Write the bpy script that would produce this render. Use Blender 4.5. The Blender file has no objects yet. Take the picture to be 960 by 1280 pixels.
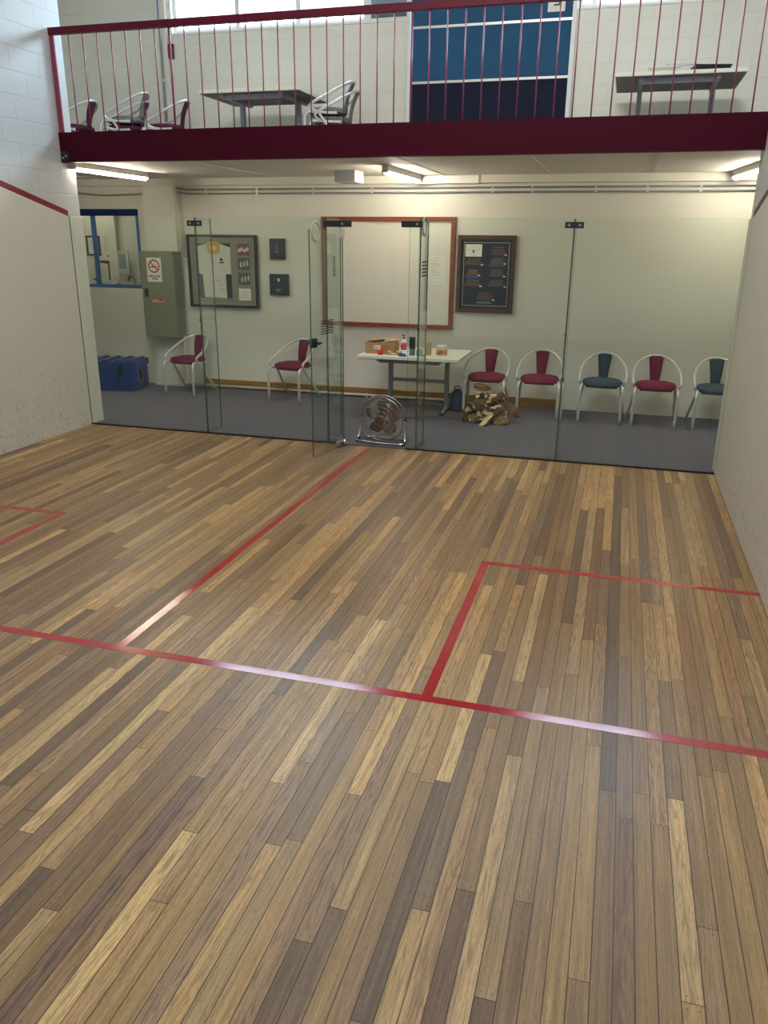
import bpy, bmesh, math, random
from mathutils import Vector, Matrix, Euler
random.seed(7)
PI = math.pi
S = bpy.context.scene
COL = S.collection

# ------------------------------------------------------------------ camera
cd = bpy.data.cameras.new('camera'); cam = bpy.data.objects.new('camera', cd); COL.objects.link(cam)
S.camera = cam
cd.sensor_fit = 'HORIZONTAL'; cd.sensor_width = 36.0; cd.lens = 989.77/960*36.0
cd.clip_start = 0.05; cd.clip_end = 200
yaw, pit, rol = -0.278489, 0.331146, 0.0101715
fwd = Vector((math.sin(yaw)*math.cos(pit), math.cos(yaw)*math.cos(pit), -math.sin(pit)))
rgt = Vector((math.cos(yaw), -math.sin(yaw), 0)); upv = rgt.cross(fwd)
r2 = rgt*math.cos(rol) + upv*math.sin(rol); u2 = -rgt*math.sin(rol) + upv*math.cos(rol)
M = Matrix((r2, u2, -fwd)).transposed().to_4x4(); M.translation = Vector((5.4335, -7.2987, 1.9384))
cam.matrix_world = M

# ------------------------------------------------------------------ world, lights, exposure
W = bpy.data.worlds.new('daylight'); S.world = W; W.use_nodes = True
bg = W.node_tree.nodes['Background']; bg.inputs[0].default_value = (0.62, 0.82, 1.0, 1); bg.inputs[1].default_value = 24.0

def area(name, loc, rot, sx, sy, power, col, portal=False):
    l = bpy.data.lights.new(name, 'AREA'); l.shape = 'RECTANGLE'; l.size = sx; l.size_y = sy
    l.energy = power; l.color = col
    if portal: l.cycles.is_portal = True
    o = bpy.data.objects.new(name, l); o.location = loc; o.rotation_euler = rot; COL.objects.link(o); return o
# unseen fill lights added above the court to brighten floor, walls and balcony
area('court_fill_light', (4.3, -3.6, 6.0), (math.radians(30), 0, 0), 3.0, 1.2, 145, (0.98, 0.97, 0.94))
area('court_fill_light', (3.2, -8.0, 6.05), (0, 0, 0), 4.0, 1.2, 74, (0.64, 0.84, 1.0))
# sky portals in the two high windows
area('sky_portal', (1.38, 2.72, 4.79), (-PI/2, 0, 0), 2.95, 1.06, 1, (1, 1, 1), True)
area('sky_portal', (5.58, 2.72, 4.79), (-PI/2, 0, 0), 1.75, 1.06, 1, (1, 1, 1), True)

vs = S.view_settings
vs.view_transform = 'Standard'; vs.look = 'None'; vs.gamma = 1.0; vs.use_curve_mapping = False
vs.exposure = 0.6
cy = S.cycles
cy.use_denoising = True; cy.caustics_reflective = False; cy.caustics_refractive = False
cy.max_bounces = 10; cy.diffuse_bounces = 5; cy.glossy_bounces = 4; cy.transparent_max_bounces = 24
cy.sample_clamp_indirect = 6.0

# ------------------------------------------------------------------ materials
MATS = {}
def new_mat(name):
    m = bpy.data.materials.new(name); m.use_nodes = True
    return m, m.node_tree.nodes, m.node_tree.links, m.node_tree.nodes['Principled BSDF']
def mat(name, col, rough=0.5, metal=0.0, var=0.06, vscale=8.0, bump=0.0, bscale=60.0, spec=0.5, emit=None, estr=0, coat=0.0):
    if name in MATS: return MATS[name]
    m, N, L, b = new_mat(name)
    c = (*col, 1)
    tc = N.new('ShaderNodeTexCoord')
    nz = N.new('ShaderNodeTexNoise'); nz.inputs['Scale'].default_value = vscale; nz.inputs['Detail'].default_value = 4
    L.new(tc.outputs['Object'], nz.inputs['Vector'])
    mx = N.new('ShaderNodeMix'); mx.data_type = 'RGBA'
    mx.inputs['A'].default_value = tuple(max(0, v*(1-var)) for v in col)+(1,)
    mx.inputs['B'].default_value = tuple(min(1, v*(1+var)) for v in col)+(1,)
    L.new(nz.outputs['Fac'], mx.inputs['Factor']); L.new(mx.outputs['Result'], b.inputs['Base Color'])
    b.inputs['Roughness'].default_value = rough; b.inputs['Metallic'].default_value = metal
    b.inputs['Specular IOR Level'].default_value = spec; b.inputs['Coat Weight'].default_value = coat
    if bump:
        n2 = N.new('ShaderNodeTexNoise'); n2.inputs['Scale'].default_value = bscale; n2.inputs['Detail'].default_value = 3
        L.new(tc.outputs['Object'], n2.inputs['Vector'])
        bp = N.new('ShaderNodeBump'); bp.inputs['Strength'].default_value = bump; bp.inputs['Distance'].default_value = 0.002
        L.new(n2.outputs['Fac'], bp.inputs['Height']); L.new(bp.outputs['Normal'], b.inputs['Normal'])
    if emit:
        b.inputs['Emission Color'].default_value = (*emit, 1); b.inputs['Emission Strength'].default_value = estr
    MATS[name] = m; return m

def math_node(N, L, op, a, b=None, clamp=False):
    n = N.new('ShaderNodeMath'); n.operation = op; n.use_clamp = clamp
    for i, v in enumerate((a, b)):
        if v is None: continue
        if isinstance(v, (int, float)): n.inputs[i].default_value = v
        else: L.new(v, n.inputs[i])
    return n.outputs[0]

def block_mat(name, col, axis, mortar=0.86, msize=0.006, zoff=0.06, aoff=0.0, bump=0.35, rough=0.45, stain=0.0, mort=True):
    """painted concrete blocks 400 x 200 mm; axis = horizontal world axis of the wall"""
    m, N, L, b = new_mat(name)
    tc = N.new('ShaderNodeTexCoord'); sp = N.new('ShaderNodeSeparateXYZ'); L.new(tc.outputs['Object'], sp.inputs[0])
    cb = N.new('ShaderNodeCombineXYZ')
    L.new(math_node(N, L, 'ADD', sp.outputs[axis], aoff), cb.inputs[0]); L.new(math_node(N, L, 'ADD', sp.outputs[2], zoff), cb.inputs[1])
    n1 = N.new('ShaderNodeTexNoise'); n1.inputs['Scale'].default_value = 1.3; n1.inputs['Detail'].default_value = 5; L.new(tc.outputs['Object'], n1.inputs['Vector'])
    mx = N.new('ShaderNodeMix'); mx.data_type = 'RGBA'
    mx.inputs['A'].default_value = tuple(v*0.93 for v in col)+(1,); mx.inputs['B'].default_value = tuple(min(1, v*1.05) for v in col)+(1,)
    L.new(n1.outputs['Fac'], mx.inputs['Factor']); base = mx.outputs['Result']
    n2 = N.new('ShaderNodeTexNoise'); n2.inputs['Scale'].default_value = 90; n2.inputs['Detail'].default_value = 3; L.new(tc.outputs['Object'], n2.inputs['Vector'])
    h = n2.outputs['Fac']
    if mort:
        br = N.new('ShaderNodeTexBrick'); L.new(cb.outputs[0], br.inputs['Vector'])
        br.inputs['Scale'].default_value = 1; br.inputs['Brick Width'].default_value = 0.4; br.inputs['Row Height'].default_value = 0.2
        br.inputs['Mortar Size'].default_value = msize; br.inputs['Mortar Smooth'].default_value = 0.4; br.offset = 0.5
        m2 = N.new('ShaderNodeMix'); m2.data_type = 'RGBA'; m2.blend_type = 'MULTIPLY'
        L.new(br.outputs['Fac'], m2.inputs['Factor']); L.new(base, m2.inputs['A']); m2.inputs['B'].default_value = (mortar, mortar, mortar, 1)
        base = m2.outputs['Result']
        h = math_node(N, L, 'SUBTRACT', math_node(N, L, 'MULTIPLY', n2.outputs['Fac'], 0.35), math_node(N, L, 'MULTIPLY', br.outputs['Fac'], 2.0))
    if stain:
        # scuffs from balls and shoes, densest low on the wall
        ns = N.new('ShaderNodeTexNoise'); ns.inputs['Scale'].default_value = 24; ns.inputs['Detail'].default_value = 6; L.new(tc.outputs['Object'], ns.inputs['Vector'])
        n3 = N.new('ShaderNodeTexNoise'); n3.inputs['Scale'].default_value = 2.2; L.new(tc.outputs['Object'], n3.inputs['Vector'])
        rp = N.new('ShaderNodeMapRange'); rp.inputs[1].default_value = 0.56; rp.inputs[2].default_value = 0.72; L.new(ns.outputs['Fac'], rp.inputs[0])
        low = N.new('ShaderNodeMapRange'); low.inputs[1].default_value = 1.1; low.inputs[2].default_value = 0.0; L.new(sp.outputs[2], low.inputs[0])
        low2 = math_node(N, L, 'MULTIPLY', low.outputs[0], n3.outputs['Fac'])
        f = math_node(N, L, 'MULTIPLY', math_node(N, L, 'MULTIPLY', rp.outputs[0], low2), stain, True)
        m3 = N.new('ShaderNodeMix'); m3.data_type = 'RGBA'; L.new(f, m3.inputs['Factor']); L.new(base, m3.inputs['A']); m3.inputs['B'].default_value = (0.16, 0.15, 0.14, 1)
        base = m3.outputs['Result']
    L.new(base, b.inputs['Base Color']); b.inputs['Roughness'].default_value = rough
    bp = N.new('ShaderNodeBump'); bp.inputs['Strength'].default_value = bump; bp.inputs['Distance'].default_value = 0.002
    L.new(h, bp.inputs['Height']); L.new(bp.outputs['Normal'], b.inputs['Normal'])
    return m

def floor_mat():
    m, N, L, b = new_mat('hardwood_boards')
    A = lambda op, x, y=None, c=False: math_node(N, L, op, x, y, c)
    tc = N.new('ShaderNodeTexCoord'); sp = N.new('ShaderNodeSeparateXYZ'); L.new(tc.outputs['Object'], sp.inputs[0])
    X, Y = sp.outputs[0], sp.outputs[1]
    bw = 0.060
    xs = A('DIVIDE', A('ADD', X, 10.0), bw); ix = A('FLOOR', xs); fx = A('FRACT', xs)
    def wn(v, w=None):
        n = N.new('ShaderNodeTexWhiteNoise'); n.noise_dimensions = '2D'
        c = N.new('ShaderNodeCombineXYZ'); L.new(v, c.inputs[0])
        if w is not None:
            if isinstance(w, (int, float)): c.inputs[1].default_value = w
            else: L.new(w, c.inputs[1])
        L.new(c.outputs[0], n.inputs['Vector']); return n
    r1 = wn(ix, 3.7).outputs['Value']; r2_ = wn(ix, 9.1).outputs['Value']
    ln = A('ADD', A('MULTIPLY', r2_, 1.7), 0.8)
    ys = A('DIVIDE', A('ADD', A('ADD', Y, 20.0), A('MULTIPLY', r1, 7.0)), ln); iy = A('FLOOR', ys); fy = A('FRACT', ys)
    hb = wn(ix, A('ADD', iy, 40.0)); h = hb.outputs['Value']
    hc = wn(ix, A('ADD', iy, 90.0)).outputs['Value']
    cr = N.new('ShaderNodeValToRGB'); L.new(h, cr.inputs[0]); cr.color_ramp.interpolation = 'LINEAR'
    stops = [(0.0, (0.235, 0.120, 0.054)), (0.09, (0.115, 0.070, 0.048)), (0.19, (0.285, 0.165, 0.070)), (0.29, (0.150, 0.094, 0.062)), (0.41, (0.330, 0.198, 0.082)), (0.52, (0.215, 0.128, 0.068)),
             (0.63, (0.390, 0.232, 0.094)), (0.73, (0.185, 0.114, 0.070)), (0.83, (0.440, 0.285, 0.125)), (0.91, (0.120, 0.074, 0.052)), (1.0, (0.350, 0.208, 0.086))]
    e = cr.color_ramp.elements; e[0].position = stops[0][0]; e[0].color = (*stops[0][1], 1); e[1].position = 1.0; e[1].color = (*stops[-1][1], 1)
    for p_, c_ in stops[1:-1]:
        q = e.new(p_); q.color = (*c_, 1)
    # grain: fine streaks + broader cathedral bands, both offset board by board
    cv = N.new('ShaderNodeCombineXYZ'); L.new(A('ADD', A('MULTIPLY', X, 170.0), A('MULTIPLY', h, 900.0)), cv.inputs[0]); L.new(A('MULTIPLY', Y, 5.0), cv.inputs[1]); L.new(A('MULTIPLY', hc, 50.0), cv.inputs[2])
    g1 = N.new('ShaderNodeTexNoise'); g1.inputs['Scale'].default_value = 1.0; g1.inputs['Detail'].default_value = 6; g1.inputs['Roughness'].default_value = 0.7; L.new(cv.outputs[0], g1.inputs['Vector'])
    cw = N.new('ShaderNodeCombineXYZ'); L.new(A('ADD', A('MULTIPLY', X, 24.0), A('MULTIPLY', h, 300.0)), cw.inputs[0]); L.new(A('MULTIPLY', Y, 1.3), cw.inputs[1]); L.new(A('MULTIPLY', hc, 20.0), cw.inputs[2])
    wv = N.new('ShaderNodeTexNoise'); wv.inputs['Scale'].default_value = 1.0; wv.inputs['Detail'].default_value = 2; L.new(cw.outputs[0], wv.inputs['Vector'])
    rings = A('MULTIPLY', A('ADD', A('SINE', A('MULTIPLY', wv.outputs['Fac'], 75.0)), 1.0), 0.5)
    ramt = A('MULTIPLY', A('GREATER_THAN', hc, 0.62), 0.55)
    g = A('ADD', A('MULTIPLY', g1.outputs['Fac'], 1.05), A('MULTIPLY', rings, ramt))
    gm = N.new('ShaderNodeMapRange'); gm.inputs[1].default_value = 0.30; gm.inputs[2].default_value = 0.85; gm.inputs[3].default_value = 0.56; gm.inputs[4].default_value = 1.46; L.new(g, gm.inputs[0])
    cs = N.new('ShaderNodeCombineXYZ'); L.new(A('ADD', A('MULTIPLY', X, 60.0), A('MULTIPLY', h, 700.0)), cs.inputs[0]); L.new(A('MULTIPLY', Y, 0.9), cs.inputs[1]); L.new(A('MULTIPLY', hc, 30.0), cs.inputs[2])
    st = N.new('ShaderNodeTexNoise'); st.inputs['Scale'].default_value = 1.0; st.inputs['Detail'].default_value = 3; L.new(cs.outputs[0], st.inputs['Vector'])
    sm = N.new('ShaderNodeMapRange'); sm.inputs[1].default_value = 0.3; sm.inputs[2].default_value = 0.7; sm.inputs[3].default_value = 0.80; sm.inputs[4].default_value = 1.22; L.new(st.outputs['Fac'], sm.inputs[0])
    # short dark pores along the grain
    cp = N.new('ShaderNodeCombineXYZ'); L.new(A('ADD', A('MULTIPLY', X, 420.0), A('MULTIPLY', h, 500.0)), cp.inputs[0]); L.new(A('MULTIPLY', Y, 38.0), cp.inputs[1])
    po = N.new('ShaderNodeTexNoise'); po.inputs['Scale'].default_value = 1.0; po.inputs['Detail'].default_value = 2; L.new(cp.outputs[0], po.inputs['Vector'])
    pm = N.new('ShaderNodeMapRange'); pm.inputs[1].default_value = 0.30; pm.inputs[2].default_value = 0.55; pm.inputs[3].default_value = 0.72; pm.inputs[4].default_value = 1.06; L.new(po.outputs['Fac'], pm.inputs[0])
    tot = A('MULTIPLY', A('MULTIPLY', gm.outputs[0], sm.outputs[0]), A('MULTIPLY', pm.outputs[0], 1.16))
    vm = N.new('ShaderNodeVectorMath'); vm.operation = 'SCALE'; L.new(cr.outputs[0], vm.inputs[0]); L.new(tot, vm.inputs['Scale'])
    # worn, blotchy varnish
    n3 = N.new('ShaderNodeTexNoise'); n3.inputs['Scale'].default_value = 1.1; n3.inputs['Detail'].default_value = 5; L.new(tc.outputs['Object'], n3.inputs['Vector'])
    wr = N.new('ShaderNodeMapRange'); wr.inputs[1].default_value = 0.35; wr.inputs[2].default_value = 0.7; wr.inputs[3].default_value = 0.0; wr.inputs[4].default_value = 0.35; L.new(n3.outputs['Fac'], wr.inputs[0])
    mw = N.new('ShaderNodeMix'); mw.data_type = 'RGBA'; L.new(wr.outputs[0], mw.inputs['Factor']); L.new(vm.outputs[0], mw.inputs['A']); mw.inputs['B'].default_value = (0.28, 0.185, 0.105, 1)
    # gaps between boards, butt ends, nail heads
    gw = 0.023
    g_l = A('LESS_THAN', fx, gw); g_r = A('GREATER_THAN', fx, 1-gw)
    dy = A('MULTIPLY', A('MINIMUM', fy, A('SUBTRACT', 1.0, fy)), ln)
    g_e = A('LESS_THAN', dy, 0.0012)
    gap = A('MAXIMUM', A('MAXIMUM', g_l, g_r), g_e)
    dxn = A('MULTIPLY', A('SUBTRACT', A('ABSOLUTE', A('SUBTRACT', fx, 0.5)), 0.25), bw)
    dyn = A('SUBTRACT', dy, 0.020)
    nail = A('LESS_THAN', A('ADD', A('MULTIPLY', dxn, dxn), A('MULTIPLY', dyn, dyn)), 0.0000032)
    gap = A('MAXIMUM', A('MULTIPLY', gap, 0.93), nail)
    mg = N.new('ShaderNodeMix'); mg.data_type = 'RGBA'; L.new(gap, mg.inputs['Factor']); L.new(mw.outputs['Result'], mg.inputs['A']); mg.inputs['B'].default_value = (0.022, 0.014, 0.010, 1)
    L.new(mg.outputs['Result'], b.inputs['Base Color'])
    rr = A('ADD', A('MULTIPLY', n3.outputs['Fac'], 0.25), A('MULTIPLY', g1.outputs['Fac'], 0.25))
    L.new(A('ADD', rr, 0.16), b.inputs['Roughness'])
    b.inputs['Specular IOR Level'].default_value = 0.36
    bp = N.new('ShaderNodeBump'); bp.inputs['Strength'].default_value = 0.35; bp.inputs['Distance'].default_value = 0.001
    L.new(A('SUBTRACT', A('MULTIPLY', g1.outputs['Fac'], 0.35), gap), bp.inputs['Height']); L.new(bp.outputs['Normal'], b.inputs['Normal'])
    return m

def carpet_mat():
    m, N, L, b = new_mat('grey_carpet')
    tc = N.new('ShaderNodeTexCoord')
    n = N.new('ShaderNodeTexNoise'); n.inputs['Scale'].default_value = 160; n.inputs['Detail'].default_value = 4; L.new(tc.outputs['Object'], n.inputs['Vector'])
    cr = N.new('ShaderNodeValToRGB'); L.new(n.outputs['Fac'], cr.inputs[0])
    cr.color_ramp.elements[0].position = 0.3; cr.color_ramp.elements[0].color = (0.085, 0.08, 0.10, 1)
    cr.color_ramp.elements[1].position = 0.7; cr.color_ramp.elements[1].color = (0.175, 0.165, 0.20, 1)
    L.new(cr.outputs[0], b.inputs['Base Color']); b.inputs['Roughness'].default_value = 0.95; b.inputs['Specular IOR Level'].default_value = 0.1
    bp = N.new('ShaderNodeBump'); bp.inputs['Strength'].default_value = 0.6; bp.inputs['Distance'].default_value = 0.003
    L.new(n.outputs['Fac'], bp.inputs['Height']); L.new(bp.outputs['Normal'], b.inputs['Normal'])
    return m

def glass_mat(name='clear_glass', tint=(0.955, 0.985, 0.97), ior=1.33):
    m = bpy.data.materials.new(name); m.use_nodes = True; N = m.node_tree.nodes; L = m.node_tree.links
    N.remove(N['Principled BSDF']); out = N['Material Output']
    t = N.new('ShaderNodeBsdfTransparent'); t.inputs[0].default_value = (*tint, 1)
    g = N.new('ShaderNodeBsdfGlossy'); g.inputs['Roughness'].default_value = 0.0; g.inputs[0].default_value = (0.95, 1, 0.98, 1)
    f = N.new('ShaderNodeFresnel'); ge = N.new('ShaderNodeNewGeometry')   # thin sheet: same reflectance from both faces
    mr = N.new('ShaderNodeMapRange'); L.new(ge.outputs['Backfacing'], mr.inputs[0]); mr.inputs[3].default_value = ior; mr.inputs[4].default_value = 1/ior; L.new(mr.outputs[0], f.inputs[0])
    # faint smears on the pane
    tc = N.new('ShaderNodeTexCoord'); nz = N.new('ShaderNodeTexNoise'); nz.inputs['Scale'].default_value = 3; L.new(tc.outputs['Object'], nz.inputs['Vector'])
    mu = N.new('ShaderNodeMath'); mu.operation = 'MULTIPLY_ADD'; L.new(nz.outputs['Fac'], mu.inputs[0]); mu.inputs[1].default_value = 0.01; L.new(f.outputs[0], mu.inputs[2])
    x = N.new('ShaderNodeMixShader'); L.new(mu.outputs[0], x.inputs[0]); L.new(t.outputs[0], x.inputs[1]); L.new(g.outputs[0], x.inputs[2])
    L.new(x.outputs[0], out.inputs[0]); return m

def wood_mat(name, c1, c2, scale=(3, 3, 40), rough=0.45):
    m, N, L, b = new_mat(name)
    tc = N.new('ShaderNodeTexCoord'); mp = N.new('ShaderNodeMapping'); mp.inputs['Scale'].default_value = scale; L.new(tc.outputs['Object'], mp.inputs[0])
    n = N.new('ShaderNodeTexNoise'); n.inputs['Scale'].default_value = 1.5; n.inputs['Detail'].default_value = 6; L.new(mp.outputs[0], n.inputs['Vector'])
    cr = N.new('ShaderNodeValToRGB'); L.new(n.outputs['Fac'], cr.inputs[0]); cr.color_ramp.elements[0].position = 0.3; cr.color_ramp.elements[1].position = 0.7
    cr.color_ramp.elements[0].color = (*c1, 1); cr.color_ramp.elements[1].color = (*c2, 1)
    L.new(cr.outputs[0], b.inputs['Base Color']); b.inputs['Roughness'].default_value = rough
    return m

def tape_mat():
    """red floor tape, worn and glossy"""
    m, N, L, b = new_mat('red_court_tape')
    tc = N.new('ShaderNodeTexCoord')
    n = N.new('ShaderNodeTexNoise'); n.inputs['Scale'].default_value = 14; n.inputs['Detail'].default_value = 8; n.inputs['Roughness'].default_value = 0.7; L.new(tc.outputs['Object'], n.inputs['Vector'])
    cr = N.new('ShaderNodeValToRGB'); L.new(n.outputs['Fac'], cr.inputs[0])
    cr.color_ramp.elements[0].position = 0.25; cr.color_ramp.elements[0].color = (0.30, 0.003, 0.009, 1)
    cr.color_ramp.elements[1].position = 0.75; cr.color_ramp.elements[1].color = (0.44, 0.006, 0.014, 1)
    # board joints telegraph through as thin dark nicks
    sp = N.new('ShaderNodeSeparateXYZ'); L.new(tc.outputs['Object'], sp.inputs[0])
    fx = math_node(N, L, 'FRACT', math_node(N, L, 'DIVIDE', math_node(N, L, 'ADD', sp.outputs[0], 10.0), 0.06))
    nick = math_node(N, L, 'LESS_THAN', fx, 0.022)
    mx = N.new('ShaderNodeMix'); mx.data_type = 'RGBA'; L.new(math_node(N, L, 'MULTIPLY', nick, 0.5), mx.inputs['Factor']); L.new(cr.outputs[0], mx.inputs['A']); mx.inputs['B'].default_value = (0.10, 0.01, 0.01, 1)
    L.new(mx.outputs['Result'], b.inputs['Base Color'])
    b.inputs['Roughness'].default_value = 0.30; b.inputs['Specular IOR Level'].default_value = 0.05; b.inputs['Coat Weight'].default_value = 1.0; b.inputs['Coat Roughness'].default_value = 0.14; b.inputs['Coat IOR'].default_value = 1.75
    bp = N.new('ShaderNodeBump'); bp.inputs['Strength'].default_value = 0.12; bp.inputs['Distance'].default_value = 0.001
    L.new(math_node(N, L, 'SUBTRACT', n.outputs['Fac'], nick), bp.inputs['Height']); L.new(bp.outputs['Normal'], b.inputs['Normal'])
    return m

m_floor = floor_mat(); m_carpet = carpet_mat(); m_tape = tape_mat()
m_glass = glass_mat(); m_glass_win = glass_mat('window_glass', (0.97, 0.985, 0.98))
m_gedge = mat('green_glass_edge', (0.05, 0.11, 0.085), 0.15, spec=0.8)
m_block_side = block_mat('painted_block_side', (0.53, 0.54, 0.55), 1, aoff=0.18, stain=0)
m_block_back = block_mat('painted_block_back', (0.76, 0.73, 0.65), 0, aoff=0.12, bump=0.25, mortar=0.93)
m_lobby = block_mat('lobby_wall_paint', (0.78, 0.76, 0.68), 0, mortar=0.975, msize=0.004, bump=0.12)
m_plaster = block_mat('court_plaster', (0.64, 0.61, 0.535), 1, mort=False, stain=0.9, bump=0.12, rough=0.55)
m_pier = mat('pier_paint', (0.72, 0.69, 0.60), 0.5, bump=0.2)
m_ceil = mat('ceiling_sheet', (0.72, 0.69, 0.62), 0.6, var=0.03, vscale=2)
m_white = mat('white_paint', (0.80, 0.78, 0.72), 0.4, var=0.03)
m_maroon = mat('maroon_steel', (0.046, 0.0006, 0.009), 0.6, var=0.10, vscale=3, spec=0.12)
m_railing = mat('red_railing_paint', (0.25, 0.035, 0.075), 0.35, var=0.08, vscale=5)
m_railtop = mat('maroon_rail_paint', (0.095, 0.003, 0.018), 0.5, var=0.08, vscale=5, spec=0.25)
m_blackm = mat('black_metal', (0.012, 0.014, 0.018), 0.35)
m_black = mat('black_plastic', (0.012, 0.012, 0.013), 0.4)
m_chrome = mat('chrome', (0.75, 0.76, 0.78), 0.12, 1.0, var=0.02)
m_silver = mat('silver_tube', (0.62, 0.61, 0.58), 0.32, 0.35, var=0.03)
m_greytube = mat('grey_steel', (0.26, 0.265, 0.30), 0.4, 0.2)
m_burg = mat('burgundy_fabric', (0.135, 0.013, 0.044), 0.85, var=0.18, vscale=18, bump=0.4, bscale=250, spec=0.2)
m_blue = mat('blue_grey_fabric', (0.032, 0.060, 0.082), 0.85, var=0.18, vscale=18, bump=0.4, bscale=250, spec=0.2)
m_dkpurp = mat('dark_purple_fabric', (0.085, 0.018, 0.045), 0.85, var=0.18, vscale=18, bump=0.4, bscale=250, spec=0.2)
m_greyfab = mat('grey_fabric', (0.19, 0.18, 0.17), 0.85, var=0.15, vscale=18, bump=0.4, bscale=250, spec=0.2)
m_tabletop = mat('cream_laminate', (0.80, 0.77, 0.66), 0.3, var=0.02)
m_under = mat('brown_underside', (0.11, 0.085, 0.085), 0.6)
m_cherry = wood_mat('cherry_frame', (0.17, 0.035, 0.018), (0.26, 0.065, 0.03))
m_walnut = wood_mat('walnut_frame', (0.055, 0.022, 0.014), (0.11, 0.048, 0.028))
m_pine = wood_mat('varnished_pine', (0.22, 0.12, 0.035), (0.36, 0.21, 0.075), (2, 30, 30))
m_wboard = mat('whiteboard_enamel', (0.80, 0.77, 0.70), 0.22, var=0.02)
m_navy = mat('navy_paint', (0.004, 0.022, 0.10), 0.35)
m_bluefr = mat('blue_frame_paint', (0.03, 0.13, 0.42), 0.35)
m_crate = mat('blue_plastic', (0.004, 0.042, 0.20), 0.38, var=0.12)
m_boxgreen = mat('sage_metal', (0.185, 0.205, 0.145), 0.42, var=0.04)
m_boxside = mat('sage_metal_side', (0.165, 0.185, 0.135), 0.42, var=0.04)
m_paper = mat('white_paper', (0.80, 0.79, 0.74), 0.7, var=0.03)
m_red = mat('red_print', (0.50, 0.02, 0.025), 0.5)
m_ink = mat('black_ink', (0.02, 0.02, 0.022), 0.5)
m_greyink = mat('grey_ink', (0.36, 0.36, 0.34), 0.6)
m_tube = mat('fluorescent_tube', (0.9, 0.9, 0.9), 0.4, emit=(1.0, 0.93, 0.745), estr=60)
m_board_blue = mat('blue_felt', (0.030, 0.095, 0.19), 0.9, var=0.05, spec=0.2)
m_board_dark = mat('dark_navy_felt', (0.016, 0.018, 0.040), 0.9, var=0.08, spec=0.2)
m_pipe = mat('painted_pipe', (0.62, 0.59, 0.51), 0.45)
m_pipegrey = mat('grey_conduit', (0.24, 0.25, 0.27), 0.45)

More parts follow.
